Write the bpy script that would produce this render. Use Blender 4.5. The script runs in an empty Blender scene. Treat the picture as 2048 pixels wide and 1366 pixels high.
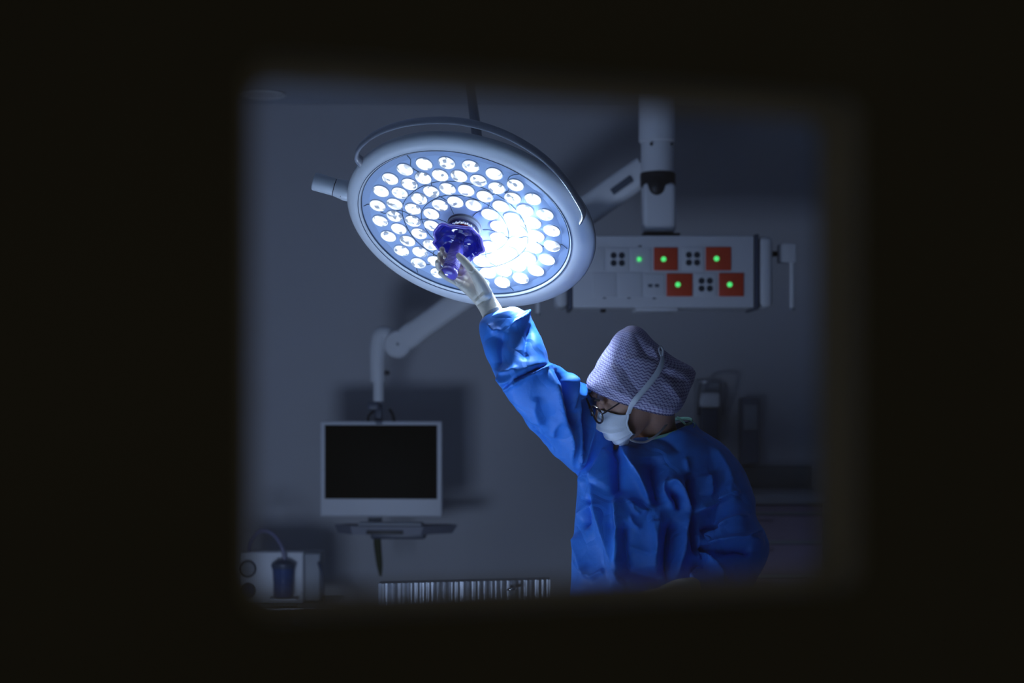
import bpy, bmesh, math, random
import numpy as np
from mathutils import Vector, Matrix, noise as mnoise

random.seed(7)
SC = bpy.context.scene
COL = SC.collection

# ------------------------------------------------------------------ camera, world, exposure
F = 3129.0                      # focal length in pixels of the 2048 px wide frame (55 mm)
CZ = 1.5                        # camera height
HY = 792.0                      # pixel row of the horizon
FOCUS = 3.84
cam = bpy.data.cameras.new('camera')
cam_o = bpy.data.objects.new('camera', cam)
COL.objects.link(cam_o)
cam_o.location = (0, 0, CZ)
cam_o.rotation_euler = (math.radians(90), 0, 0)
cam.sensor_width = 36.0
cam.lens = 36.0 * F / 2048
cam.shift_y = (HY - 683) / 2048
cam.clip_start = 0.02
cam.clip_end = 60
cam.dof.use_dof = True
cam.dof.focus_distance = FOCUS
cam.dof.aperture_fstop = 2.7
SC.camera = cam_o

world = bpy.data.worlds.new('corridor_dark')
SC.world = world
world.use_nodes = True
world.node_tree.nodes['Background'].inputs[0].default_value = (1.0, 0.9, 0.66, 1)
world.node_tree.nodes['Background'].inputs[1].default_value = 0.125

SC.view_settings.view_transform = 'Standard'
SC.view_settings.look = 'None'
SC.view_settings.gamma = 1.0
SC.view_settings.use_curve_mapping = False
SC.view_settings.exposure = 0.0
SC.cycles.max_bounces = 8
SC.cycles.diffuse_bounces = 5
SC.cycles.sample_clamp_indirect = 4.0
SC.cycles.caustics_reflective = False
SC.cycles.caustics_refractive = False

LED_L = 1.25          # radiance of an ordinary lens of the surgical light
LED_R = 2.4          # radiance of the lenses of its right-hand sector
COVER_L = 0.21  # emission put into the cover in place of lens light scattering there
BEAM_W = 60.0        # watts of each of the beam spots of the surgical light


# added area lamp beside the table, stands in for bounce onto the back wall
_ld = bpy.data.lights.new('wall_fill', 'AREA'); _ld.shape = 'RECTANGLE'; _ld.size = 0.55; _ld.size_y = 0.35
_ld.energy = 15.5; _ld.color = (0.52, 0.67, 1.0)
_lo = bpy.data.objects.new('wall_fill', _ld); COL.objects.link(_lo)
_lo.location = (-0.88, 3.95, 0.55)
_lo.rotation_euler = (Vector((-0.1, 7.5, 2.2)) - _lo.location).to_track_quat('-Z', 'Y').to_euler()


def W(px, py, d):
    """photo pixel + distance along the view axis -> world point"""
    return np.array([(px - 1024) / F * d, d, CZ - (py - HY) / F * d])


# ------------------------------------------------------------------ materials
def new_mat(name):
    m = bpy.data.materials.new(name)
    m.use_nodes = True
    return m, m.node_tree, m.node_tree.nodes['Principled BSDF']


def mat(name, col, rough=0.5, metal=0.0, var=0.06, vscale=9.0, bump=0.0, bscale=60.0, emit=None, estr=0.0,
        spec=0.5, coat=0.0, trans=0.0, sheen=0.0):
    m, nt, b = new_mat(name)
    N = nt.nodes
    tc = N.new('ShaderNodeTexCoord')
    nz = N.new('ShaderNodeTexNoise'); nz.inputs['Scale'].default_value = vscale; nz.inputs['Detail'].default_value = 3
    nt.links.new(tc.outputs['Object'], nz.inputs['Vector'])
    mx = N.new('ShaderNodeMix'); mx.data_type = 'RGBA'
    c = np.array(col)
    mx.inputs[6].default_value = (*np.clip(c * (1 - var), 0, 1), 1)
    mx.inputs[7].default_value = (*np.clip(c * (1 + var), 0, 1), 1)
    nt.links.new(nz.outputs['Fac'], mx.inputs[0])
    nt.links.new(mx.outputs[2], b.inputs['Base Color'])
    b.inputs['Roughness'].default_value = rough
    b.inputs['Metallic'].default_value = metal
    b.inputs['Specular IOR Level'].default_value = spec
    b.inputs['Coat Weight'].default_value = coat
    b.inputs['Transmission Weight'].default_value = trans
    if sheen:
        b.inputs['Sheen Weight'].default_value = sheen
    if bump:
        n2 = N.new('ShaderNodeTexNoise'); n2.inputs['Scale'].default_value = bscale; n2.inputs['Detail'].default_value = 4
        nt.links.new(tc.outputs['Object'], n2.inputs['Vector'])
        bp = N.new('ShaderNodeBump'); bp.inputs['Strength'].default_value = bump; bp.inputs['Distance'].default_value = 0.01
        nt.links.new(n2.outputs['Fac'], bp.inputs['Height'])
        nt.links.new(bp.outputs['Normal'], b.inputs['Normal'])
    if emit is not None:
        b.inputs['Emission Color'].default_value = (*emit, 1)
        b.inputs['Emission Strength'].default_value = estr
    return m


M = {}
M['wall'] = mat('painted_wall', (0.50, 0.50, 0.53), 0.7, var=0.03, vscale=1.2, bump=0.05, bscale=120)
M['ceiling'] = mat('ceiling_paint', (0.46, 0.50, 0.58), 0.8, var=0.02)
M['floor'] = mat('vinyl_floor', (0.25, 0.28, 0.32), 0.35, var=0.1, vscale=14)
M['door'] = mat('dark_door_laminate', (0.048, 0.045, 0.036), 0.75, var=0.18, vscale=5, bump=0.08, bscale=30, spec=0.1)
M['reveal'] = mat('dark_window_lining', (0.235, 0.228, 0.205), 0.6, var=0.1)
M['skirting'] = mat('grey_skirting', (0.16, 0.17, 0.19), 0.5)
M['white'] = mat('white_enamel', (0.74, 0.75, 0.78), 0.35, var=0.015)
M['white_soft'] = mat('white_plastic', (0.66, 0.67, 0.71), 0.5, var=0.02)
M['offgrey'] = mat('grey_plastic', (0.30, 0.32, 0.36), 0.5)
M['black'] = mat('black_plastic', (0.012, 0.013, 0.02), 0.5)
M['seam'] = mat('dark_seam', (0.02, 0.045, 0.09), 0.5)
M['dark_steel'] = mat('blue_grey_lacquer', (0.06, 0.075, 0.12), 0.4)
M['rail'] = mat('grey_anodised_rail', (0.42, 0.42, 0.47), 0.32, metal=0.3)
M['ribbed'] = mat('dull_steel', (0.34, 0.36, 0.40), 0.42, metal=0.7, var=0.25, vscale=30)
M['steel'] = mat('brushed_steel', (0.55, 0.56, 0.6), 0.28, metal=1.0, var=0.1, vscale=40)
M['chrome'] = mat('chrome', (0.75, 0.75, 0.78), 0.12, metal=1.0)
M['screen'] = mat('dark_glass_screen', (0.006, 0.007, 0.008), 0.5, spec=0.03, var=0.0)
M['red'] = mat('red_plastic', (0.62, 0.055, 0.02), 0.5)
M['redring'] = mat('red_ring', (0.35, 0.01, 0.03), 0.4)
M['hole'] = mat('socket_hole', (0.02, 0.03, 0.05), 0.8)
M['dim_hole'] = mat('grey_socket_hole', (0.08, 0.1, 0.14), 0.8)
M['tray'] = mat('slate_tray', (0.15, 0.16, 0.21), 0.5)
M['olive'] = mat('olive_strap', (0.02, 0.028, 0.008), 0.7)
M['jar'] = mat('tinted_jar', (0.05, 0.08, 0.20), 0.15, var=0.02)
M['tube'] = mat('grey_blue_tube', (0.16, 0.16, 0.26), 0.35)
M['cabinet'] = mat('plum_cabinet_front', (0.24, 0.19, 0.27), 0.5, var=0.03)
M['counter'] = mat('grey_worktop', (0.30, 0.30, 0.33), 0.4)
M['backsplash'] = mat('dark_upstand', (0.20, 0.20, 0.21), 0.5)
M['drape'] = mat('pale_drape', (0.60, 0.68, 0.80), 0.8, bump=0.3, bscale=14)
M['skin'] = mat('skin', (0.50, 0.25, 0.17), 0.5, var=0.08, vscale=30, bump=0.05, bscale=200)
M['lip'] = mat('lips', (0.42, 0.14, 0.12), 0.45)
M['hair'] = mat('dark_brown_hair', (0.03, 0.018, 0.012), 0.6)
M['eye'] = mat('eye_white', (0.7, 0.7, 0.7), 0.2)
M['glove'] = mat('cream_latex_glove', (0.78, 0.68, 0.54), 0.42, var=0.05, vscale=25, bump=0.25, bscale=55, sheen=0.1)
M['mask'] = mat('white_mask_fabric', (0.80, 0.80, 0.84), 0.8, var=0.02, bump=0.06, bscale=300)
M['strap'] = mat('grey_white_ribbon', (0.62, 0.62, 0.66), 0.8)
M['frame'] = mat('dark_spectacle_frame', (0.04, 0.03, 0.035), 0.2, coat=0.5)
M['green_bind'] = mat('green_binding', (0.22, 0.48, 0.38), 0.8)
M['scrub'] = mat('dark_green_scrubs', (0.04, 0.13, 0.12), 0.85)
M['shoe'] = mat('white_clog', (0.6, 0.6, 0.6), 0.5)
M['rimv'] = mat('pale_violet_rim', (0.24, 0.17, 0.85), 0.15, spec=0.9, coat=0.8)
M['grip'] = mat('violet_glossy_plastic', (0.20, 0.14, 0.74), 0.16, spec=0.9, coat=0.7, var=0.12, vscale=60)
M['cup'] = mat('blue_glossy_plastic', (0.012, 0.016, 0.46), 0.10, spec=0.8, coat=0.7, var=0.2, vscale=30)


def gown_mat():
    m, nt, b = new_mat('blue_surgical_gown_fabric')
    N, L = nt.nodes, nt.links
    tc = N.new('ShaderNodeTexCoord')
    v = N.new('ShaderNodeTexVoronoi'); v.inputs['Scale'].default_value = 9.0; v.feature = 'DISTANCE_TO_EDGE'
    nz = N.new('ShaderNodeTexNoise'); nz.inputs['Scale'].default_value = 6; nz.inputs['Detail'].default_value = 2
    mp = N.new('ShaderNodeMix'); mp.data_type = 'RGBA'; mp.inputs[0].default_value = 0.25
    L.new(tc.outputs['Object'], nz.inputs['Vector'])
    L.new(tc.outputs['Object'], mp.inputs[6]); L.new(nz.outputs['Color'], mp.inputs[7])
    L.new(mp.outputs[2], v.inputs['Vector'])
    n2 = N.new('ShaderNodeTexNoise'); n2.inputs['Scale'].default_value = 11; n2.inputs['Detail'].default_value = 5
    L.new(tc.outputs['Object'], n2.inputs['Vector'])
    cl = N.new('ShaderNodeMath'); cl.operation = 'MINIMUM'; cl.inputs[1].default_value = 0.12
    L.new(v.outputs['Distance'], cl.inputs[0])
    ad = N.new('ShaderNodeMath'); ad.operation = 'MULTIPLY_ADD'; ad.inputs[1].default_value = 3.0
    L.new(cl.outputs[0], ad.inputs[0]); L.new(n2.outputs['Fac'], ad.inputs[2])
    bp = N.new('ShaderNodeBump'); bp.inputs['Strength'].default_value = 0.38; bp.inputs['Distance'].default_value = 0.012
    L.new(ad.outputs[0], bp.inputs['Height']); L.new(bp.outputs['Normal'], b.inputs['Normal'])
    b.inputs['Base Color'].default_value = (0.024, 0.22, 0.76, 1)
    b.inputs['Roughness'].default_value = 0.55
    b.inputs['Sheen Weight'].default_value = 0.15
    b.inputs['Sheen Tint'].default_value = (0.5, 0.6, 1, 1)
    return m


M['gown'] = gown_mat()


def cap_mat():
    """lilac fabric printed with darker zigzag lines, UV in metres"""
    m, nt, b = new_mat('lilac_zigzag_cap_fabric')
    N, L = nt.nodes, nt.links
    uv = N.new('ShaderNodeUVMap'); uv.uv_map = 'UVMap'
    sp = N.new('ShaderNodeSeparateXYZ'); L.new(uv.outputs[0], sp.inputs[0])
    def math_(op, a, bb=None, c=None):
        n = N.new('ShaderNodeMath'); n.operation = op
        for i, x in enumerate((a, bb, c)):
            if x is None: continue
            if isinstance(x, (int, float)): n.inputs[i].default_value = x
            else: L.new(x, n.inputs[i])
        return n.outputs[0]
    tri = math_('PINGPONG', math_('MULTIPLY', sp.outputs[0], 1 / 0.0052), 1.0)
    ph = math_('FRACT', math_('MULTIPLY_ADD', sp.outputs[1], 1 / 0.0080, math_('MULTIPLY', tri, 0.58)))
    d = math_('ABSOLUTE', math_('SUBTRACT', ph, 0.5))
    mr = N.new('ShaderNodeMapRange'); mr.inputs[1].default_value = 0.14; mr.inputs[2].default_value = 0.26
    L.new(d, mr.inputs[0])
    mx = N.new('ShaderNodeMix'); mx.data_type = 'RGBA'
    mx.inputs[6].default_value = (0.17, 0.13, 0.27, 1); mx.inputs[7].default_value = (0.52, 0.46, 0.60, 1)
    L.new(mr.outputs[0], mx.inputs[0]); L.new(mx.outputs[2], b.inputs['Base Color'])
    b.inputs['Roughness'].default_value = 0.8
    return m


M['cap'] = cap_mat()


def lens_mat(name, strength, tint, seed):
    """glowing faceted lens: bright cells with a few dim facets"""
    m, nt, b = new_mat(name)
    N, L = nt.nodes, nt.links
    tc = N.new('ShaderNodeTexCoord')
    oi = N.new('ShaderNodeObjectInfo')
    ad = N.new('ShaderNodeVectorMath'); ad.operation = 'MULTIPLY_ADD'; ad.inputs[1].default_value = (1, 1, 1)
    sc = N.new('ShaderNodeVectorMath'); sc.operation = 'SCALE'; sc.inputs['Scale'].default_value = 7.0
    cmb = N.new('ShaderNodeCombineXYZ')
    for i in range(3): L.new(oi.outputs['Random'], cmb.inputs[i])
    L.new(cmb.outputs[0], sc.inputs[0])
    L.new(tc.outputs['Object'], ad.inputs[0]); L.new(sc.outputs[0], ad.inputs[2])
    v = N.new('ShaderNodeTexVoronoi'); v.inputs['Scale'].default_value = 95
    L.new(ad.outputs[0], v.inputs['Vector'])
    sep = N.new('ShaderNodeSeparateColor'); L.new(v.outputs['Color'], sep.inputs[0])
    mr = N.new('ShaderNodeMapRange'); mr.inputs[1].default_value = 0.10; mr.inputs[2].default_value = 0.22
    mr.inputs[3].default_value = 0.13; mr.inputs[4].default_value = 1.0
    L.new(sep.outputs[0], mr.inputs[0])
    mu = N.new('ShaderNodeMath'); mu.operation = 'MULTIPLY'; mu.inputs[1].default_value = strength
    L.new(mr.outputs[0], mu.inputs[0])
    b.inputs['Base Color'].default_value = (0.6, 0.62, 0.66, 1)
    b.inputs['Roughness'].default_value = 0.2
    b.inputs['Emission Color'].default_value = (*tint, 1)
    L.new(mu.outputs[0], b.inputs['Emission Strength'])
    return m


TINT = (0.54, 0.73, 1.0)
WHITE_LED = (0.86, 0.93, 1.0)
M['lens'] = lens_mat('lit_lens', LED_L, WHITE_LED, 0)
M['lens_hot'] = lens_mat('lit_lens_glare', LED_R, WHITE_LED, 3)  # brighter copy: glare of the right-hand sector put into the emission
M['plate'] = mat('milky_light_cover', (0.40, 0.52, 0.78), 0.45, var=0.02, emit=(0.34, 0.56, 1.0), estr=COVER_L, spec=0.3)
M['band'] = mat('clear_cover_margin', (0.30, 0.40, 0.60), 0.35, var=0.02, emit=(0.36, 0.56, 1.0), estr=COVER_L * 0.6)
M['bezel'] = mat('lens_bezel', (0.75, 0.80, 0.9), 0.2, var=0.02)
M['green_led'] = None


def led_mat():
    m, nt, b = new_mat('green_lit_switch')
    N, L = nt.nodes, nt.links
    tc = N.new('ShaderNodeTexCoord')
    wv = N.new('ShaderNodeTexWave'); wv.inputs['Scale'].default_value = 55; wv.inputs['Distortion'].default_value = 3
    L.new(tc.outputs['Object'], wv.inputs['Vector'])
    mr = N.new('ShaderNodeMapRange'); mr.inputs[1].default_value = 0.0; mr.inputs[2].default_value = 0.3
    mr.inputs[3].default_value = 0.45; mr.inputs[4].default_value = 1.0
    L.new(wv.outputs['Fac'], mr.inputs[0])
    b.inputs['Base Color'].default_value = (0.02, 0.2, 0.08, 1)
    b.inputs['Emission Color'].default_value = (0.09, 1.0, 0.24, 1)
    L.new(mr.outputs[0], b.inputs['Emission Strength'])
    return m


M['green_led'] = led_mat()


def glass_mat():
    m = bpy.data.materials.new('door_glass'); m.use_nodes = True
    nt = m.node_tree; nt.nodes.clear()
    o = nt.nodes.new('ShaderNodeOutputMaterial'); mx = nt.nodes.new('ShaderNodeMixShader')
    t = nt.nodes.new('ShaderNodeBsdfTransparent'); t.inputs[0].default_value = (0.97, 0.985, 0.98, 1)
    g = nt.nodes.new('ShaderNodeBsdfGlossy'); g.inputs[1].default_value = 0.02
    nz = nt.nodes.new('ShaderNodeTexNoise'); nz.inputs['Scale'].default_value = 3
    ma = nt.nodes.new('ShaderNodeMath'); ma.operation = 'MULTIPLY_ADD'; ma.inputs[1].default_value = 0.01; ma.inputs[2].default_value = 0.025
    nt.links.new(nz.outputs['Fac'], ma.inputs[0]); nt.links.new(ma.outputs[0], mx.inputs[0])
    nt.links.new(t.outputs[0], mx.inputs[1]); nt.links.new(g.outputs[0], mx.inputs[2]); nt.links.new(mx.outputs[0], o.inputs[0])
    return m


M['glass'] = glass_mat()

# ------------------------------------------------------------------ object helpers
MW = {}          # world matrix of every object made here


def tag(o, label=None, cat=None, group=None, kind=None):
    for k, v in (('label', label), ('category', cat), ('group', group), ('kind', kind)):
        if v: o[k] = v
    return o


def empty(name, loc, label, cat, group=None, rot=None, kind=None):
    o = bpy.data.objects.new(name, None)
    COL.objects.link(o)
    o.empty_display_size = 0.05
    m = Matrix.Translation(Vector([float(v) for v in loc]))
    if rot is not None: m = m @ rot.to_4x4()
    o.matrix_world = m
    MW[o.name] = m.copy()
    return tag(o, label, cat, group, kind)


class Buf:
    def __init__(s):
        s.v, s.f, s.m, s.uv = [], [], [], None
    def add(s, v, f, mi=0):
        n = len(s.v)
        s.v += [tuple(float(c) for c in p) for p in v]
        s.f += [tuple(i + n for i in q) for q in f]
        s.m += [mi] * len(f)
        return s


def make(name, buf, mats, parent=None, world=True, smooth=True, sharp=40, uv=None):
    """link ONE mesh object; vertices in world space unless world=False (then in the parent's frame)"""
    if not isinstance(mats, (list, tuple)): mats = [mats]
    me = bpy.data.meshes.new(name)
    vs = np.array(buf.v, dtype=float).reshape(-1, 3)
    base = MW[parent.name] if parent is not None else Matrix.Identity(4)
    if parent is not None and world:
        inv = np.array(base.inverted())
        vs = vs @ inv[:3, :3].T + inv[:3, 3]
    me.from_pydata([tuple(p) for p in vs], [], buf.f)
    for m in mats: me.materials.append(m)
    for p, mi in zip(me.polygons, buf.m): p.material_index = mi
    if uv is not None:
        l = me.uv_layers.new(name='UVMap')
        for poly in me.polygons:
            for li in poly.loop_indices:
                l.data[li].uv = uv[me.loops[li].vertex_index]
    bm = bmesh.new(); bm.from_mesh(me)
    if uv is None: bmesh.ops.recalc_face_normals(bm, faces=bm.faces)
    bm.to_mesh(me); bm.free()
    if smooth:
        for p in me.polygons: p.use_smooth = True
        me.set_sharp_from_angle(angle=math.radians(sharp))
    o = bpy.data.objects.new(name, me)
    COL.objects.link(o)
    if parent is not None: o.parent = parent
    MW[o.name] = base.copy()
    return o


def struct(name, buf, m, smooth=False):
    return tag(make(name, buf, m, smooth=smooth), kind='structure')


def box(b, c, s, mi=0, bev=0.0, rot=None):
    c = np.array(c, float); s = np.array(s, float) / 2
    bm = bmesh.new()
    bmesh.ops.create_cube(bm, size=2.0)
    for v in bm.verts: v.co = Vector((v.co.x * s[0], v.co.y * s[1], v.co.z * s[2]))
    if bev > 0:
        bmesh.ops.bevel(bm, geom=list(bm.edges), offset=min(bev, min(s) * 0.95), segments=3, affect='EDGES', profile=0.5)
    R = np.array(rot) if rot is not None else np.eye(3)
    bm.verts.index_update()
    vs = [R @ np.array(v.co) + c for v in bm.verts]
    fs = [tuple(v.index for v in f.verts) for f in bm.faces]
    bm.free()
    return b.add(vs, fs, mi)


def basis(z):
    z = np.array(z, float); z /= np.linalg.norm(z)
    a = np.array([0, 0, 1.0]) if abs(z[2]) < 0.9 else np.array([1.0, 0, 0])
    x = np.cross(a, z); x /= np.linalg.norm(x)
    return x, np.cross(z, x), z


def lathe(b, prof, o, ax, n=48, mi=0, xdir=None, cap0=True, cap1=True, rfun=None, cfun=None):
    """profile [(r, h)] about the axis ax from the point o"""
    x, y, z = basis(ax)
    if xdir is not None:
        x = np.array(xdir, float); x -= z * (x @ z); x /= np.linalg.norm(x); y = np.cross(z, x)
    o = np.array(o, float)
    vs, fs = [], []
    for r, h in prof:
        for k in range(n):
            a = 2 * math.pi * k / n
            rr, hh = (r, h) if rfun is None else rfun(r, h, a)
            vs.append(o + z * hh + (x * math.cos(a) + y * math.sin(a)) * rr + (x * cfun(rr) if cfun else 0))
    for j in range(len(prof) - 1):
        for k in range(n):
            fs.append((j * n + k, j * n + (k + 1) % n, (j + 1) * n + (k + 1) % n, (j + 1) * n + k))
    if cap0: fs.append(tuple(range(n))[::-1])
    if cap1: fs.append(tuple((len(prof) - 1) * n + k for k in range(n)))
    return b.add(vs, fs, mi)


def cyl(b, p0, p1, r, r1=None, n=32, mi=0, bev=0.002):
    p0, p1 = np.array(p0, float), np.array(p1, float)
    L = np.linalg.norm(p1 - p0); r1 = r if r1 is None else r1
    bv = min(bev, r * 0.4, r1 * 0.4, L * 0.3)
    return lathe(b, [(r - bv, 0), (r, bv), (r1, L - bv), (r1 - bv, L)], p0, p1 - p0, n, mi)


def crom(pts, n):
    """Catmull-Rom resample of rows of numbers, n steps per span"""
    P = np.array(pts, float)
    P = np.vstack([2 * P[0] - P[1], P, 2 * P[-1] - P[-2]])
    out = []
    for i in range(1, len(P) - 2):
        for k in range(n):
            t = k / n
            out.append(0.5 * (2 * P[i] + (P[i + 1] - P[i - 1]) * t + (2 * P[i - 1] - 5 * P[i] + 4 * P[i + 1] - P[i + 2]) * t * t
                              + (3 * P[i] - P[i - 1] - 3 * P[i + 1] + P[i + 2]) * t ** 3))
    out.append(P[-2])
    return np.array(out)


def tube(b, pts, rad, n=12, mi=0, sub=6, flat=1.0, up=None, closed=False, round_ends=False):
    """tube along a smoothed path; rad scalar or per point; flat squeezes it along `up`"""
    pts = np.array(pts, float)
    rad = np.full(len(pts), rad) if np.isscalar(rad) else np.array(rad, float)
    if closed:
        q = np.column_stack([pts, rad]); q = np.vstack([q[-2:], q, q[:3]])
        s = crom(q, sub)[2 * sub:(2 + len(pts)) * sub]
    else:
        s = crom(np.column_stack([pts, rad]), sub) if len(pts) > 2 or sub > 1 else np.column_stack([pts, rad])
    P, Rr = s[:, :3], s[:, 3]
    if round_ends and not closed:
        t0 = P[0] - P[1]; t0 /= np.linalg.norm(t0); t1 = P[-1] - P[-2]; t1 /= np.linalg.norm(t1)
        e0 = [(P[0] + t0 * Rr[0] * math.sin(a), Rr[0] * math.cos(a)) for a in (1.45, 1.1, 0.75, 0.4)]
        e1 = [(P[-1] + t1 * Rr[-1] * math.sin(a), Rr[-1] * math.cos(a)) for a in (0.4, 0.75, 1.1, 1.45)]
        P = np.vstack([[e[0] for e in e0], P, [e[0] for e in e1]]); Rr = np.concatenate([[e[1] for e in e0], Rr, [e[1] for e in e1]])
    m = len(P)
    T = np.roll(P, -1, 0) - np.roll(P, 1, 0) if closed else np.gradient(P, axis=0)
    T /= np.linalg.norm(T, axis=1)[:, None] + 1e-12
    if up is not None: x = np.array(up, float)
    else: x = basis(T[0])[0]
    vs, fs = [], []
    for i in range(m):
        if up is not None: x = np.array(up, float)
        x = x - T[i] * (x @ T[i]); x /= np.linalg.norm(x) + 1e-12
        y = np.cross(T[i], x)
        for k in range(n):
            a = 2 * math.pi * k / n
            vs.append(P[i] + Rr[i] * (x * math.cos(a) * flat + y * math.sin(a)))
    for i in range(m if closed else m - 1):
        j = (i + 1) % m
        for k in range(n):
            fs.append((i * n + k, i * n + (k + 1) % n, j * n + (k + 1) % n, j * n + k))
    if not closed:
        fs.append(tuple(range(n))[::-1]); fs.append(tuple((m - 1) * n + k for k in range(n)))
    return b.add(vs, fs, mi)


def ellipsoid(b, c, ax, r, nu=24, nv=16, mi=0):
    """ax: 3x3 rows of axes, r: radii"""
    c = np.array(c, float); ax = np.array(ax, float)
    vs, fs = [], []
    for j in range(1, nv):
        t = math.pi * j / nv
        for k in range(nu):
            p = 2 * math.pi * k / nu
            l = np.array([math.sin(t) * math.cos(p) * r[0], math.sin(t) * math.sin(p) * r[1], math.cos(t) * r[2]])
            vs.append(c + l @ ax)
    n0 = len(vs); vs.append(c + ax[2] * r[2]); vs.append(c - ax[2] * r[2])
    for j in range(nv - 2):
        for k in range(nu):
            fs.append((j * nu + k, (j + 1) * nu + k, (j + 1) * nu + (k + 1) % nu, j * nu + (k + 1) % nu))
    for k in range(nu):
        fs.append((n0, k, (k + 1) % nu)); fs.append((n0 + 1, (nv - 2) * nu + (k + 1) % nu, (nv - 2) * nu + k))
    return b.add(vs, fs, mi)


def loft(b, rings, n=48, sub=5, exp=2.0, mi=0, caps=True):
    """rings: rows (centre3, half-vector a3, half-vector b3), smoothed along"""
    S = crom(np.array([np.concatenate(r) for r in rings]), sub)
    vs, fs = [], []
    for r in S:
        c, a, d = r[:3], r[3:6], r[6:9]
        for k in range(n):
            t = 2 * math.pi * k / n
            ct, st = math.cos(t), math.sin(t)
            vs.append(c + a * np.sign(ct) * abs(ct) ** (2 / exp) + d * np.sign(st) * abs(st) ** (2 / exp))
    m = len(S)
    for j in range(m - 1):
        for k in range(n):
            fs.append((j * n + k, j * n + (k + 1) % n, (j + 1) * n + (k + 1) % n, (j + 1) * n + k))
    if caps: fs.append(tuple(range(n))[::-1]); fs.append(tuple((m - 1) * n + k for k in range(n)))
    return b.add(vs, fs, mi)


def fuse(b, voxel, smooth=4, factor=0.5):
    """weld overlapping closed shapes into one continuous surface; returns vertex array and faces"""
    me = bpy.data.meshes.new('tmp')
    me.from_pydata([tuple(p) for p in b.v], [], b.f)
    bm = bmesh.new(); bm.from_mesh(me); bmesh.ops.recalc_face_normals(bm, faces=bm.faces); bm.to_mesh(me); bm.free()
    o = bpy.data.objects.new('tmp', me); COL.objects.link(o)
    r = o.modifiers.new('r', 'REMESH'); r.mode = 'VOXEL'; r.voxel_size = voxel
    if smooth:
        s = o.modifiers.new('s', 'SMOOTH'); s.factor = factor; s.iterations = smooth
    dg = bpy.context.evaluated_depsgraph_get()
    ev = o.evaluated_get(dg); m2 = ev.to_mesh()
    V = np.zeros(len(m2.vertices) * 3); m2.vertices.foreach_get('co', V)
    Nn = np.zeros(len(m2.vertices) * 3); m2.vertices.foreach_get('normal', Nn)
    fs = [tuple(p.vertices) for p in m2.polygons]
    ev.to_mesh_clear()
    bpy.data.objects.remove(o); bpy.data.meshes.remove(me)
    return V.reshape(-1, 3), Nn.reshape(-1, 3), fs


def to_buf(V, fs):
    b = Buf(); b.v = [tuple(p) for p in V]; b.f = fs; b.m = [0] * len(fs)
    return b


def wedge_plate(b, outer, inner, y0, y1, xf, mi_face=0, mi_rev=1):
    """slab with a hole; outer and inner loops (x,z) with equal counts, xf maps (x, depth, z) to the world"""
    n = len(outer)
    vs = []
    for y in (y0, y1):
        for lp in (outer, inner):
            vs += [xf(x, y, z) for x, z in lp]
    A, B, C, D = 0, n, 2 * n, 3 * n
    f1, f2 = [], []
    for k in range(n):
        j = (k + 1) % n
        f1.append((A + k, A + j, B + j, B + k)); f1.append((C + j, C + k, D + k, D + j))
        f1.append((A + j, A + k, C + k, C + j)); f2.append((B + k, B + j, D + j, D + k))
    b.add(vs, f1, mi_face)
    bb = len(b.v) - len(vs)
    b.f += [tuple(i + bb for i in q) for q in f2]; b.m += [mi_rev] * len(f2)
    return b


# ------------------------------------------------------------------ the room shell
XL, XR, YB, ZC = -2.35, 2.6, 7.5, 2.9
TX, TY = 0.9497, 0.3130          # direction of the front wall (it runs away to the right)
NX, NY = -TY, TX                 # its normal, into the room
PL = np.array([-0.1085, 0.640])   # a point of the wall's corridor face: left edge of the vision panel


def fw(s, t, z):
    """front-wall frame: s along the wall, t into the room, z up"""
    return (PL[0] + TX * s + NX * t, PL[1] + TY * s + NY * t, z)


struct('floor', box(Buf(), ((XL + XR) / 2, 3.5, -0.05), (XR - XL + 0.4, 9.2, 0.1)), M['floor'])
struct('ceiling', box(Buf(), ((XL + XR) / 2, 3.5, ZC + 0.05), (XR - XL + 0.4, 9.2, 0.1)), M['ceiling'])
struct('wall_back', box(Buf(), ((XL + XR) / 2, YB + 0.06, ZC / 2), (XR - XL + 0.4, 0.12, ZC)), M['wall'])
struct('wall_left', box(Buf(), (XL - 0.06, 3.4, ZC / 2), (0.12, 8.3, ZC)), M['wall'])
struct('wall_right', box(Buf(), (XR + 0.06, 4.3, ZC / 2), (0.12, 6.6, ZC)), M['wall'])
struct('baseboard_back', box(Buf(), ((XL + XR) / 2, YB - 0.008, 0.05), (XR - XL, 0.016, 0.1), bev=0.003), M['skirting'])
struct('baseboard_left', box(Buf(), (XL + 0.008, 3.7, 0.05), (0.016, 7.5, 0.1), bev=0.003), M['skirting'])

# wall that carries the door: lintel and two side pieces, as one mesh with the doorway left open
sL, sR = (XL - PL[0]) / TX - 0.1, (XR - PL[0]) / TX + 0.1
DS0, DS1, DZ = -0.36, 0.64, 2.12
b = Buf()
for (a0, a1, z0, z1) in ((sL, DS0, 0, ZC), (DS1, sR, 0, ZC), (DS0, DS1, DZ, ZC)):
    vs = [fw(s, t, z) for z in (z0, z1) for t in (-0.04, 0.10) for s in (a0, a1)]
    b.add(vs, [(0, 1, 3, 2), (4, 6, 7, 5), (0, 4, 5, 1), (2, 3, 7, 6), (0, 2, 6, 4), (1, 5, 7, 3)])
struct('wall_front', b, M['door'])

# door with the rounded vision panel
WPW = 0.2855                                     # panel width along the door
zt, zb = CZ + (HY - 140) / F * 0.668, CZ - (1215 - HY) / F * 0.668


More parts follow.
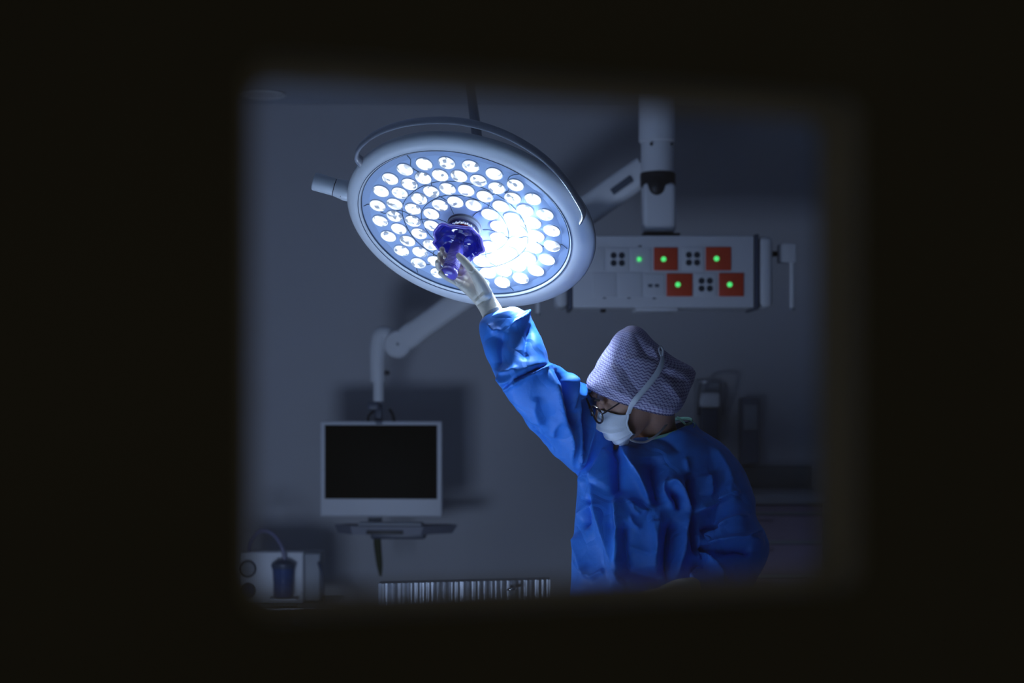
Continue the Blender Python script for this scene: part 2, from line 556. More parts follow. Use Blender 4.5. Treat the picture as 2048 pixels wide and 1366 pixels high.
def rrect(x0, x1, z0, z1, r, n=8):
    out = []
    for cx, cz, a0 in ((x1 - r, z1 - r, 0), (x0 + r, z1 - r, 90), (x0 + r, z0 + r, 180), (x1 - r, z0 + r, 270)):
        for k in range(n + 1):
            a = math.radians(a0 + 90 * k / n)
            out.append((cx + r * math.cos(a), cz + r * math.sin(a)))
    return out


def outer_for(inner, x0, x1, z0, z1):
    out = []
    cx, cz = (inner[0][0] + inner[18][0]) / 2, (inner[0][1] + inner[18][1]) / 2
    q = len(inner) // 4
    cor = [(x1, z1), (x0, z1), (x0, z0), (x1, z0)]
    for i, (x, z) in enumerate(inner):
        c, k = i // q, i % q
        h = (q - 1) / 2
        if k < h - 0.01:   # before the corner
            out.append(((cor[c][0], z) if c % 2 == 0 else (x, cor[c][1])))
        elif k > h + 0.01:
            out.append(((x, cor[c][1]) if c % 2 == 0 else (cor[c][0], z)))
        else:
            out.append(cor[c])
    return out


inner = rrect(0, WPW, zb, zt, 0.012)
door = empty('door_1', fw(0.14, 0.0, 0.0), 'dark brown corridor door with a small rounded vision panel', 'door', kind='structure')
b = wedge_plate(Buf(), outer_for(inner, DS0 + 0.004, DS1 - 0.004, 0.006, DZ - 0.004), inner, 0.0, 0.036, fw)
make('door_leaf', b, [M['door'], M['reveal']], door, smooth=False)
g0 = rrect(0.0, WPW, zb, zt, 0.012)
g1 = rrect(0.006, WPW - 0.006, zb + 0.006, zt - 0.006, 0.010)
b = wedge_plate(Buf(), g0, g1, 0.022, 0.030, fw, 0, 0)
gk = make('glazing_bead', b, [M['reveal']], door, smooth=False)
gl = rrect(0.001, WPW - 0.001, zb + 0.001, zt - 0.001, 0.011)
vs = [fw(x, 0.026, z) for x, z in gl]
b = Buf().add(vs, [tuple(range(len(vs)))])
make('window_pane', b, M['glass'], door, smooth=False)
b = Buf()
for t, sg in ((0.0, -1), (0.036, 1)):
    tube(b, [fw(0.57, t, 1.02), fw(0.57, t + sg * 0.045, 1.02), fw(0.56, t + sg * 0.052, 1.02), fw(0.45, t + sg * 0.052, 1.02)], 0.009, sub=4)
make('door_handle', b, M['steel'], door)

# ------------------------------------------------------------------ ceiling disc, top left
c = W(524, 186, 7.22)
t = empty('ceiling_speaker', (c[0], c[1], ZC), 'flat white round ceiling disc near the top left corner', 'ceiling speaker')
b = lathe(Buf(), [(0.104, 0.0), (0.109, 0.004), (0.109, 0.009), (0.103, 0.013), (0.098, 0.012)], (c[0], c[1], ZC), (0, 0, -1), 56)
make('speaker_rim', b, M['white'], t)
b = lathe(Buf(), [(0.097, 0.0105), (0.06, 0.0125), (0.004, 0.0132)], (c[0], c[1], ZC), (0, 0, -1), 56)
make('speaker_grille', b, M['white_soft'], t)
b = cyl(Buf(), (c[0] + 0.085, c[1], ZC - 0.011), (c[0] + 0.085, c[1], ZC - 0.0145), 0.004, n=12)
make('screw', b, M['offgrey'], t)

# ------------------------------------------------------------------ the surgical light
LD = 3.9
LC = W(932, 444, LD)
CT = 0.622; ST = math.sqrt(1 - CT * CT)
U0 = np.array([0.953, 0, -0.302]); n0 = np.array([-0.302 * ST, -CT, -0.953 * ST])
ray = (LC - np.array([0, 0, CZ])); ray /= np.linalg.norm(ray)
q = Vector((0, 1, 0)).rotation_difference(Vector(ray))
U = np.array(q @ Vector(U0)); LN = np.array(q @ Vector(n0)); U /= np.linalg.norm(U); LN /= np.linalg.norm(LN)
V = np.cross(LN, U)
RL = Matrix((U, V, LN)).transposed()
lamp = empty('surgical_light', LC, 'large round white ceiling-mounted surgical light with many glowing lenses', 'surgical light', rot=RL)


def LP(u, v, w):
    return LC + U * u + V * v + LN * w


# housing: rounded rim and dished back
prof = [(0.266, 0.012), (0.269, 0.0185), (0.275, 0.0205), (0.286, 0.0215), (0.299, 0.0205), (0.310, 0.0165), (0.3165, 0.009), (0.318, 0.000), (0.314, -0.009),
        (0.302, -0.017), (0.280, -0.024), (0.24, -0.032), (0.20, -0.042), (0.12, -0.060), (0.03, -0.070)]
make('housing', lathe(Buf(), prof, LC, LN, 128, xdir=U, cap0=False, cfun=lambda r: 0.0125 * min(1, max(0, (r - 0.268) / 0.04)) if r > 0.2 else 0), M['white'], lamp)
b = lathe(Buf(), [(0.2735, 0.0195), (0.2735, 0.0210), (0.2718, 0.0210), (0.2718, 0.0190)], LC, LN, 128, xdir=U, cap0=False, cap1=False)
lathe(b, [(0.2665, 0.0120), (0.2665, 0.0150), (0.2650, 0.0150), (0.2650, 0.0120)], LC, LN, 128, xdir=U, cap0=False, cap1=False)
make('rim_seam', b, M['seam'], lamp)
make('cover_margin', lathe(Buf(), [(0.266, 0.006), (0.266, 0.0115), (0.2465, 0.0100), (0.2465, 0.006)], LC, LN, 128, xdir=U, cap0=False, cap1=False), M['band'], lamp)
make('light_cover', lathe(Buf(), [(0.248, -0.02), (0.2475, 0.0085), (0.245, 0.0105), (0.15, 0.0115), (0.04, 0.012)], LC, LN, 128, xdir=U), M['plate'], lamp)
# seams between the modules
for r_, a0_ in ((0.111, 0), (0.160, 0)):
    pts = [LP(r_ * math.cos(math.radians(a)) * (1 + 0.012 * math.cos(6 * math.radians(a))), r_ * math.sin(math.radians(a)), 0.0122) for a in range(0, 360, 8)]
    make('ring_seam', tube(Buf(), pts, 0.0008, n=6, closed=True, sub=2), M['seam'], lamp)
for k, a in enumerate((8, 71, 134, 191, 252, 311)):
    pts = []
    for i in range(12):
        r_ = 0.046 + (0.246 - 0.046) * i / 11
        aa = math.radians(a + 5.0 * math.sin(i * 1.25 + k) * (1 - 0.4 * i / 11))
        pts.append(LP(r_ * math.cos(aa), r_ * math.sin(aa), 0.0124))
    pts.append(LP(0.261 * math.cos(math.radians(a)), 0.261 * math.sin(math.radians(a)), 0.0118))
    make('module_seam', tube(Buf(), pts, 0.0008, n=6, sub=3), M['seam'], lamp)
# lenses: one is built, the others are copies
LR = 0.0220


def lens_buf():
    b = Buf()
    lathe(b, [(LR, 0.0), (LR, 0.0022), (LR - 0.0012, 0.0032), (LR - 0.0022, 0.0026)], (0, 0, 0), (0, 0, 1), 40, mi=1, cap0=False, cap1=False)
    lathe(b, [(LR - 0.0015, 0.0018), (LR * 0.80, 0.0046), (LR * 0.55, 0.0064), (LR * 0.2, 0.0074)], (0, 0, 0), (0, 0, 1), 14, mi=0, cap0=False)
    return b


proto = {}
for hot in (False, True):
    me_o = make('lens', lens_buf(), [M['lens_hot' if hot else 'lens'], M['bezel']], lamp, world=False, sharp=20)
    proto[hot] = me_o
used = {False: False, True: False}
for r_, n_, a0_ in ((0.2240, 24, 7.5), (0.1820, 24, 0.5), (0.1350, 18, -0.5), (0.0880, 12, 26.5)):
    for k in range(n_):
        a = a0_ + 360 / n_ * k
        am = (a + 180) % 360 - 180
        hot = (-78 < am < 48) and not (r_ < 0.1 and am < -60)
        if r_ > 0.22 and (am > 28 or am < -70): hot = False
        o = proto[hot] if not used[hot] else proto[hot].copy()
        if used[hot]:
            COL.objects.link(o); o.parent = lamp
        used[hot] = True
        w_ = 0.0108 if r_ > 0.2 else 0.0114
        o.location = (r_ * math.cos(math.radians(a)), r_ * math.sin(math.radians(a)), w_)
        o.rotation_euler = (0, 0, random.random() * 6.28)
# hub under the sterile handle
hub = make('handle_hub', lathe(Buf(), [(0.0445, 0.008), (0.0445, 0.013), (0.0425, 0.0145), (0.0405, 0.0145), (0.0400, 0.016), (0.0425, 0.017), (0.0425, 0.022), (0.0400, 0.0245), (0.034, 0.0245)],
                         LC, LN, 72, xdir=U), M['offgrey'], lamp)


def knurl(r, h, a):
    return (r + (0.0012 if math.cos(22 * a) > 0.2 else -0.0004), h)


make('locking_ring', lathe(Buf(), [(0.0335, 0.024), (0.0345, 0.025), (0.0345, 0.034), (0.0335, 0.036)], LC, LN, 220, xdir=U, rfun=knurl), M['chrome'], hub)
make('red_ring', lathe(Buf(), [(0.031, 0.035), (0.0315, 0.036), (0.0305, 0.0405), (0.028, 0.042)], LC, LN, 60, xdir=U), M['redring'], hub)


# violet handle: wavy splash cup and ribbed grip
def wavy(r, h, a):
    k = max(0.0, (r - 0.022) / 0.038)
    return (r * (1 + 0.06 * k * math.sin(5 * a + 0.6) + 0.03 * k * math.sin(11 * a) + 0.13 * k * abs(math.sin(a))), h + 0.006 * k * math.sin(4 * a + 1.0))


cupc = LC + LN * 0.041 + U * -0.003
prof = [(0.012, 0.000), (0.022, 0.000), (0.036, 0.002), (0.045, 0.008), (0.050, 0.016), (0.053, 0.0235), (0.060, 0.0265), (0.0605, 0.0285), (0.058, 0.030),
        (0.0515, 0.0265), (0.048, 0.018), (0.0425, 0.0095), (0.034, 0.005), (0.021, 0.0035), (0.0135, 0.008), (0.0128, 0.020), (0.0125, 0.034)]
handle = make('handle_cup', lathe(Buf(), prof, cupc, LN, 90, xdir=U, rfun=wavy, cap0=False, cap1=False), M['cup'], lamp)
make('cup_rim', tube(Buf(), [cupc + LN * (wavy(0.0605, 0.0285, a)[1]) + (U * math.cos(a) + V * math.sin(a)) * wavy(0.0602, 0.0285, a)[0] for a in np.linspace(0, 2 * math.pi, 60, endpoint=False)],
                     0.0034, n=10, closed=True, sub=2), M['rimv'], handle)
gp = [(0.0125, 0.068), (0.0150, 0.072), (0.0165, 0.078)]
h = 0.080
for i in range(17):
    k_g = 0.0165 + 0.0025 * i / 16
    gp += [(k_g, h), (k_g + 0.0013, h + 0.0012), (k_g + 0.0013, h + 0.0028), (k_g, h + 0.004)]
    h += 0.0042
gp += [(0.0190, 0.154), (0.0172, 0.157), (0.0172, 0.159), (0.0212, 0.1615), (0.0222, 0.166), (0.0218, 0.171), (0.0185, 0.1755), (0.010, 0.1782), (0.003, 0.179)]


def grip_flute(r, h, a):
    k = 1.0 if 0.079 < h < 0.153 else 0.0
    return (r * (1 + 0.035 * k * math.cos(5 * a)), h)


make('grip', lathe(Buf(), gp, LC + U * -0.002, LN, 60, xdir=U, rfun=grip_flute), M['grip'], lamp)

# grab rail over the top rim
def on_lamp(px, py, w):
    """point of the lamp plane at height w seen at a photo pixel"""
    r_ = np.array([(px - 1024) / F, 1.0, -(py - HY) / F]); o_ = np.array([0, 0, CZ])
    c_ = LC + LN * w
    return o_ + r_ * (((c_ - o_) @ LN) / (r_ @ LN))


rp = [(722, 324, 0.018), (713, 312, 0.021), (721, 292, 0.012), (752, 267, -0.004), (800, 249, -0.018), (860, 241, -0.026), (920, 243, -0.028), (980, 257, -0.026), (1035, 281, -0.020), (1085, 314, -0.010),
      (1125, 354, 0.006), (1152, 394, 0.020), (1167, 424, 0.026), (1163, 438, 0.018)]
pts = [on_lamp(*q_) for q_ in rp]
P_ = crom(pts, 8)
vs, fs = [], []
ncs = 16
Tn = np.gradient(P_, axis=0); Tn /= np.linalg.norm(Tn, axis=1)[:, None]
for i, p in enumerate(P_):
    ax = LN - Tn[i] * (LN @ Tn[i]); ax /= np.linalg.norm(ax); rd = np.cross(Tn[i], ax)
    e = min(i, len(P_) - 1 - i) / 10.0
    wd = 0.0115 + 0.005 * max(0, 1 - e)
    for k in range(ncs):
        a = 2 * math.pi * k / ncs
        vs.append(p + ax * wd * math.cos(a) + rd * 0.0052 * math.sin(a))
for i in range(len(P_) - 1):
    for k in range(ncs):
        fs.append((i * ncs + k, i * ncs + (k + 1) % ncs, (i + 1) * ncs + (k + 1) % ncs, (i + 1) * ncs + k))
fs.append(tuple(range(ncs))); fs.append(tuple((len(P_) - 1) * ncs + k for k in range(ncs)))
make('grab_rail', Buf().add(vs, fs), M['rail'], lamp)

# pivot stub on the left
sa, sb = on_lamp(692, 381, -0.016), on_lamp(627, 362, -0.016)
sd = (sb - sa)
b = Buf()
lathe(b, [(0.024, -0.02), (0.0265, 0.0), (0.0245, 0.012), (0.0225, 0.026), (0.0222, 0.028)], sa, sd, 40)
st = make('pivot_stub', b, M['white'], lamp)
make('pivot_gap', lathe(Buf(), [(0.0208, 0.027), (0.0208, 0.0305)], sa, sd, 40), M['black'], st)
make('pivot_cap', lathe(Buf(), [(0.0213, 0.0300), (0.0222, 0.0308), (0.0232, np.linalg.norm(sd) - 0.004), (0.0215, np.linalg.norm(sd) - 0.001), (0.019, np.linalg.norm(sd))], sa, sd, 40), M['white'], st)
sc_ = sa + sd / np.linalg.norm(sd) * 0.010 + np.array([0, -0.6, -0.8]) * 0.0238
make('screw', lathe(Buf(), [(0.0035, 0), (0.0035, 0.0016), (0.002, 0.0016)], sc_, (0, -0.6, -0.8), 14), M['black'], st)
# suspension behind the head
back = LP(0.0, 0.0, -0.105)
ball = LP(0.0, 0.0, -0.115)
b = Buf()
lathe(b, [(0.060, -0.068), (0.055, -0.082), (0.034, -0.092), (0.030, -0.125), (0.02, -0.138)], LC, LN, 40)
make('swivel_joint', b, M['white'], lamp)
p1, p2 = W(956, 290, 4.35), W(943, 190, 4.80)
p3 = p2 + (p2 - p1) * 1.35
p4 = np.array([p3[0], p3[1] + 0.12, 2.70])
b = tube(Buf(), [ball, (ball + p1) / 2 + np.array([0.004, 0.0, 0.0]), p1, p2, p3], [0.017, 0.0165, 0.0150, 0.0145, 0.0145], n=20, sub=5)
make('suspension_arm', b, M['dark_steel'], lamp)
b = Buf()
cyl(b, p3 + np.array([0, 0, -0.03]), (p3[0], p3[1], ZC - 0.02), 0.03, n=32)
lathe(b, [(0.10, 0.0), (0.10, 0.03), (0.07, 0.05), (0.03, 0.055)], (p3[0], p3[1], ZC), (0, 0, -1), 48)
make('ceiling_mount', b, M['white'], lamp)

# beam of the light: small spots just in front of the lenses
for k in range(4):
    a = math.radians(95 + 45 * k)
    ld = bpy.data.lights.new('lens_beam', 'SPOT')
    ld.energy = BEAM_W; ld.color = TINT; ld.shadow_soft_size = 0.012; ld.spot_size = math.radians(62); ld.spot_blend = 0.6
    lo = bpy.data.objects.new('lens_beam', ld); COL.objects.link(lo); lo.parent = lamp
    lo.location = (0.205 * math.cos(a), 0.205 * math.sin(a), 0.024)
    dl = RL.inverted() @ Vector((-0.45, 3.02, 0.95)) - RL.inverted() @ Vector([float(c) for c in LP(lo.location[0], lo.location[1], 0.024)])
    lo.rotation_euler = dl.to_track_quat('-Z', 'Y').to_euler()

for u_, v_, tgt_, w_, ang_, bl_ in ((0.15, -0.05, W(1012, 622, 3.79), 42.0, 24, 0.3), (0.18, 0.10, W(1075, 790, 3.75), 18.0, 44, 0.8), (0.22, 0.12, W(1205, 812, 3.80), 13.0, 30, 0.9)):
    ld = bpy.data.lights.new('lens_beam', 'SPOT')
    ld.energy = w_; ld.color = TINT; ld.shadow_soft_size = 0.012; ld.spot_size = math.radians(ang_); ld.spot_blend = bl_
    lo = bpy.data.objects.new('lens_beam', ld); COL.objects.link(lo); lo.parent = lamp
    lo.location = (u_, v_, 0.024)
    dl = RL.inverted() @ Vector([float(c) for c in tgt_ - LP(u_, v_, 0.024)])
    lo.rotation_euler = dl.to_track_quat('-Z', 'Y').to_euler()
for u_, v_, e_ in ((0.110, 0.070, 0.4), (0.165, 0.030, 0.3), (0.115, -0.035, 0.4), (0.120, -0.110, 0.45), (0.180, -0.060, 0.25), (0.060, -0.075, 0.25), (0.135, 0.130, 0.15)):  # added point lamps off the cover imitate glare around the right-hand lenses
    ld = bpy.data.lights.new('glare_lamp', 'POINT'); ld.energy = e_; ld.color = TINT; ld.shadow_soft_size = 0.004
    lo = bpy.data.objects.new('glare_lamp', ld); COL.objects.link(lo); lo.parent = lamp; lo.location = (u_, v_, 0.040)

# ------------------------------------------------------------------ supply pendant (column and console)
PD = 6.3
k_ = PD / F


def X(px, d=PD): return (px - 1024) / F * d
def Z(py, d=PD): return CZ - (py - HY) / F * d


cx = X(1316)
pend = empty('supply_column', (cx, PD + 0.03, ZC), 'white ceiling column with black joint cover above the socket console', 'ceiling column')
b = lathe(Buf(), [(0.15, 0), (0.15, 0.05), (0.12, 0.08), (0.075, 0.085)], (cx, PD + 0.03, ZC), (0, 0, -1), 48)
make('ceiling_flange', b, M['white'], pend)
make('upper_tube', cyl(Buf(), (cx - 0.002, PD + 0.03, Z(283)), (cx - 0.002, PD + 0.03, ZC - 0.06), 0.073, n=48, bev=0.006), M['white'], pend)
make('collar', cyl(Buf(), (cx, PD + 0.03, Z(345)), (cx, PD + 0.03, Z(281)), 0.066, n=48, bev=0.004), M['white'], pend)
for px in (1301, 1342):
    o_ = make('screw', cyl(Buf(), (X(px), PD - 0.028, Z(291)), (X(px), PD - 0.042, Z(291)), 0.006, n=14), M['black'], pend)
b = Buf()
cyl(b, (cx + 0.002, PD + 0.03, Z(373)), (cx + 0.002, PD + 0.03, Z(343)), 0.0715, n=48, bev=0.005)
ellipsoid(b, (X(1312), PD - 0.018, Z(373)), np.eye(3), (0.040, 0.036, 0.046))
V_, N_, f_ = fuse(b, 0.004, 6)
make('joint_cover', to_buf(V_, f_), M['black'], pend)
b = box(Buf(), (X(1318), PD + 0.03, (Z(366) + Z(468)) / 2), (0.132, 0.132, Z(366) - Z(468)), bev=0.022)
make('lower_post', b, M['white'], pend)
b = box(Buf(), (X(1321), PD + 0.03, Z(470)), (0.150, 0.150, 0.008), bev=0.002)
make('gasket', b, M['black'], pend)

# console
cons = empty('socket_console', (X(1324), PD + 0.02, Z(619)), 'wide white medical supply console with red sockets and green lit switches', 'supply console')
x0, x1 = X(1143), X(1501)
zt_, zb_ = Z(476), Z(618)
YF = PD - 0.10
b = box(Buf(), ((x0 + x1) / 2, PD + 0.03, (zt_ + zb_) / 2), (x1 - x0, 0.26, zt_ - zb_), bev=0.006)
make('console_body', b, M['white_soft'], cons)
for a_, c_ in ((X(1109), X(1135)), (X(1510), X(1538))):
    make('end_cap', box(Buf(), ((a_ + c_) / 2, PD + 0.03, (zt_ + zb_) / 2), (abs(c_ - a_), 0.262, zt_ - zb_ - 0.004), bev=0.022), M['white_soft'], cons)
for px in (1139, 1506):
    make('end_joint', box(Buf(), (X(px), PD + 0.03, (zt_ + zb_) / 2 - 0.001), (0.016, 0.266, zt_ - zb_ + 0.012), bev=0.003), M['dark_steel'], cons)
make('base_panel', box(Buf(), (X(1310), PD + 0.02, zb_ - 0.006), (0.17, 0.2, 0.014), bev=0.004), M['white_soft'], cons)


def plate(px0, py0, px1, py1, name, m, th=0.006):
    return make(name, box(Buf(), ((X(px0) + X(px1)) / 2, YF - th / 2 + 0.0005, (Z(py0) + Z(py1)) / 2), (abs(X(px1) - X(px0)), th, abs(Z(py0) - Z(py1))), bev=0.0025), m, cons)


for (px0, py0, px1, py1, gx, gy) in ((1303, 500, 1350, 545, 1322, 523), (1405, 499, 1455, 545, 1426, 522), (1328, 551, 1379, 596, 1350, 573), (1431, 550, 1480, 596, 1452, 573)):
    p = plate(px0, py0, px1, py1, 'red_socket', M['red'])
    mx_, mz_ = (X(px0) + X(px1)) / 2, (Z(py0) + Z(py1)) / 2
    p['label'] = 'red socket plate with green lit switch'
    make('socket_recess', lathe(Buf(), [(0.019, 0), (0.021, 0.0022), (0.016, 0.0026), (0.015, 0.0006)], (X(gx), YF - 0.0055, Z(gy)), (0, -1, 0), 32), M['red'], p)
    make('lit_switch', lathe(Buf(), [(0.0098, 0), (0.0098, 0.006), (0.007, 0.0085), (0.002, 0.009)], (X(gx), YF - 0.0055, Z(gy)), (0, -1, 0), 28), M['green_led'], p)
p = plate(1256, 500, 1297, 546, 'switch_plate', M['white_soft'], 0.004)
make('lit_switch', lathe(Buf(), [(0.0085, 0), (0.0085, 0.006), (0.006, 0.0085), (0.002, 0.009)], (X(1274), YF - 0.0035, Z(523)), (0, -1, 0), 28), M['green_led'], p)
for (cx_, cy_, m_) in ((1232, 523, 'hole'), (1380, 522, 'hole'), (1405, 573, 'hole')):
    p = plate(cx_ - 21, cy_ - 23, cx_ + 21, cy_ + 23, 'twin_socket', M['white_soft'], 0.004)
    for dx in (-8, 8):
        for dy in (-7.5, 7.5):
            make('pin_hole', lathe(Buf(), [(0.0115, 0), (0.0125, 0.0012), (0.0095, 0.0016), (0.009, 0.0004)], (X(cx_ + dx), YF - 0.0035, Z(cy_ + dy)), (0, -1, 0), 24), M[m_], p)
p = plate(1284, 551, 1324, 596, 'data_socket', M['white_soft'], 0.004)
make('port', box(Buf(), (X(1296), YF - 0.004, Z(575)), (0.017, 0.003, 0.012), bev=0.001), M['dim_hole'], p)
make('port', box(Buf(), (X(1309), YF - 0.004, Z(575)), (0.017, 0.003, 0.012), bev=0.001), M['dim_hole'], p)
for (a_, c_) in ((1182, 1229), (1233, 1280)):
    plate(a_, 549, c_, 598, 'blank_plate', M['white_soft'], 0.004)
plate(1164, 500, 1206, 546, 'blank_plate', M['white_soft'], 0.004)
for px, py in ((1206, 599), (1254, 599), (1304, 600), (1276, 497), (1185, 537)):
    make('label_strip', box(Buf(), (X(px), YF - 0.0005, Z(py)), (0.013, 0.002, 0.0055), bev=0.0004), M['dim_hole'], cons)
make('fixing_knob', cyl(Buf(), (X(1206), PD, zb_ + 0.002), (X(1206), PD, zb_ - 0.014), 0.011, n=20), M['black'], cons)

# infusion rods on both ends
for sgn, bx0, bx1, rx, by0, by1, ry1, lab in ((1, 1556, 1590, 1583, 488, 526, 617, 'white clamp block with hanging steel rod right of the console'),
                                         (-1, 1060, 1092, 1076, 488, 526, 628, 'steel rod hanging at the left end of the console behind the surgical light')):
    e = empty('infusion_rod', (X(rx), PD, Z(ry1)), lab, 'rod')
    make('clamp_block', box(Buf(), ((X(bx0) + X(bx1)) / 2, PD, (Z(by0) + Z(by1)) / 2), (X(bx1) - X(bx0), 0.07, Z(by0) - Z(by1)), bev=0.006), M['white_soft'], e)
    make('rod', cyl(Buf(), (X(rx), PD - 0.01, Z(ry1)), (X(rx), PD - 0.01, Z(by1) + 0.02), 0.0105, n=20), M['white'], e)
    make('rod_tip', cyl(Buf(), (X(rx), PD - 0.01, Z(ry1) - 0.008), (X(rx), PD - 0.01, Z(ry1) + 0.004), 0.011, n=20), M['offgrey'], e)
    a_ = X(1539) if sgn > 0 else X(1108)
    c_ = X(bx0) + 0.01 if sgn > 0 else X(bx1) - 0.01
    make('mounting_arm', box(Buf(), ((a_ + c_) / 2, PD + 0.02, Z(507)), (abs(c_ - a_) - 0.003, 0.03, 0.02), bev=0.003), M['black'], e)

# ------------------------------------------------------------------ monitor on its arm
MD = 6.9


def XM(px, d=MD): return (px - 1024) / F * d
def ZM(py, d=MD): return CZ - (py - HY) / F * d


mc = np.array([XM(762), MD, ZM(938)])
Ry = Matrix.Rotation(math.radians(-3.0), 3, 'Z')
mon = empty('monitor', mc, 'white framed flat monitor with blank dark screen hanging by the back wall', 'monitor', rot=Ry)
Rn = np.array(Ry)


def MP(x, y, z): return mc + Rn @ np.array([x, y, z])


mw, mh = 0.540, 0.421
b = box(Buf(), MP(0, 0.02, 0), (mw, 0.045, mh), bev=0.008, rot=Rn)
make('casing', b, M['white_soft'], mon)
b = box(Buf(), MP(0.0, -0.0035, 0.031), (mw - 0.042, 0.004, 0.325), bev=0.001, rot=Rn)
make('screen', b, M['screen'], mon)
make('webcam', box(Buf(), MP(-0.008, -0.004, 0.2025), (0.03, 0.004, 0.008), bev=0.001, rot=Rn), M['seam'], mon)
make('rear_housing', box(Buf(), MP(0, 0.06, 0), (0.30, 0.05, 0.26), bev=0.012, rot=Rn), M['offgrey'], mon)
b = Buf()
box(b, MP(-0.02, 0.07, 0.235), (0.035, 0.03, 0.10), bev=0.006, rot=Rn)
br = make('mounting_bracket', b, M['dark_steel'], mon)
make('cable', tube(Buf(), [MP(-0.035, 0.06, 0.26), MP(-0.06, 0.05, 0.235), MP(-0.065, 0.05, 0.20)], 0.006, n=8), M['black'], mon)
make('cable', tube(Buf(), [MP(0.03, 0.06, 0.262), MP(0.045, 0.05, 0.24), MP(0.055, 0.05, 0.20)], 0.006, n=8), M['black'], mon)
# keyboard tray below
tz = -0.257
tray = empty('keyboard_tray', MP(0.08, -0.06, -0.29), 'grey folding keyboard tray fixed under the hanging monitor', 'keyboard tray')
V2, f2 = [], []
ol = [(-0.205, -0.01), (-0.12, -0.10), (0.20, -0.10), (0.34, 0.0), (0.30, 0.05), (-0.15, 0.05)]
for z_ in (tz + 0.012, tz - 0.024):
    for x_, y_ in ol:
        V2.append(MP(x_ * (1.0 if z_ > tz else 0.93), y_, z_))
nn = len(ol)
f2 = [tuple(range(nn)), tuple(range(2 * nn - 1, nn - 1, -1))] + [(k, k + nn, (k + 1) % nn + nn, (k + 1) % nn) for k in range(nn)]
make('tray_board', Buf().add(V2, f2), M['tray'], tray, smooth=False)
make('keyboard', box(Buf(), MP(0.05, -0.045, tz + 0.019), (0.28, 0.08, 0.014), bev=0.004, rot=Rn), M['offgrey'], tray)
make('tray_bracket', box(Buf(), MP(0.08, -0.01, tz - 0.032), (0.24, 0.08, 0.032), bev=0.010, rot=Rn), M['dark_steel'], tray)
make('tray_arm', box(Buf(), MP(-0.03, 0.03, tz + 0.028), (0.06, 0.03, 0.040), bev=0.006, rot=Rn), M['offgrey'], tray)
make('front_lip', box(Buf(), MP(0.03, -0.10, tz - 0.014), (0.16, 0.012, 0.016), bev=0.003, rot=Rn), M['black'], tray)
# strap hanging from the tray
z0 = ZM(1078); z1 = ZM(1152)
b = Buf()
loft(b, [(np.array([XM(755), MD - 0.02, z0 + 0.02]), np.array([0.016, 0, 0]), np.array([0, 0.006, 0])),
         (np.array([XM(756), MD - 0.02, z0 - 0.03]), np.array([0.0165, 0, 0]), np.array([0, 0.008, 0])),
         (np.array([XM(760), MD - 0.02, z1 + 0.05]), np.array([0.013, 0, 0]), np.array([0, 0.007, 0])),
         (np.array([XM(762), MD - 0.02, z1]), np.array([0.005, 0, 0]), np.array([0, 0.004, 0]))], n=20)
tag(make('hanging_strap', b, M['olive']), 'dark olive strap hanging beneath the keyboard tray', 'strap')

# spring arm from the column to the monitor
A0, A1 = W(797, 689, 6.86), W(1292, 338, 6.42)
sarm = empty('swing_arm', W(1292, 338, 6.42), 'long sloping white spring arm from the ceiling column down to the monitor', 'arm')
d_ = A1 - A0; L_ = np.linalg.norm(d_); dn = d_ / L_
side = np.cross(dn, np.array([0, 1, 0])); side /= np.linalg.norm(side)
yy = np.cross(side, dn)
ring = []
for t_, hw, dp in ((0.0, 0.050, 0.040), (0.06, 0.056, 0.044), (0.15, 0.052, 0.042), (0.5, 0.058, 0.042), (0.85, 0.062, 0.040), (1.0, 0.058, 0.036)):
    ring.append((A0 + d_ * t_, side * hw, yy * dp))
make('arm_beam', loft(Buf(), ring, n=40, sub=6, exp=3.2), M['white'], sarm)
b = cyl(Buf(), A0 + np.array([0, -0.055, 0]), A0 + np.array([0, 0.055, 0]), 0.060, n=48, bev=0.008)
kn = make('elbow_disc', b, M['white'], sarm)
make('elbow_screw', cyl(Buf(), A0 + np.array([0, -0.058, 0]), A0 + np.array([0, -0.052, 0]), 0.007, n=14), M['offgrey'], kn)
vx = XM(759)
b = tube(Buf(), [(A0[0] - 0.02, 6.88, ZM(672)), (vx + 0.012, 6.88, ZM(670)), (vx - 0.004, 6.88, ZM(690)), (vx - 0.006, 6.88, ZM(725)), (vx - 0.004, 6.88, ZM(764))],
         [0.03, 0.037, 0.037, 0.036, 0.034], n=32, sub=6)
make('drop_tube', b, M['white'], sarm)
make('lower_spigot', cyl(Buf(), (vx - 0.002, 6.88, ZM(803)), (vx - 0.002, 6.88, ZM(758)), 0.024, n=32), M['white'], sarm)
make('clamp_lever', box(Buf(), (XM(775), 6.87, ZM(746)), (0.02, 0.03, 0.02), bev=0.004), M['black'], sarm)
make('spigot_block', box(Buf(), (XM(748), 6.89, ZM(812)), (0.05, 0.05, 0.035), bev=0.006), M['dark_steel'], sarm)
make('maker_plate', box(Buf(), A0 + d_ * 0.905 + np.array([0, -0.046, 0]), (0.10, 0.006, 0.028), bev=0.001, rot=np.array([dn, yy, side]).T), M['dim_hole'], sarm)

# ------------------------------------------------------------------ suction unit, bottom left
SD = 6.75


def XS(px): return (px - 1024) / F * SD
def ZS(py): return CZ - (py - HY) / F * SD


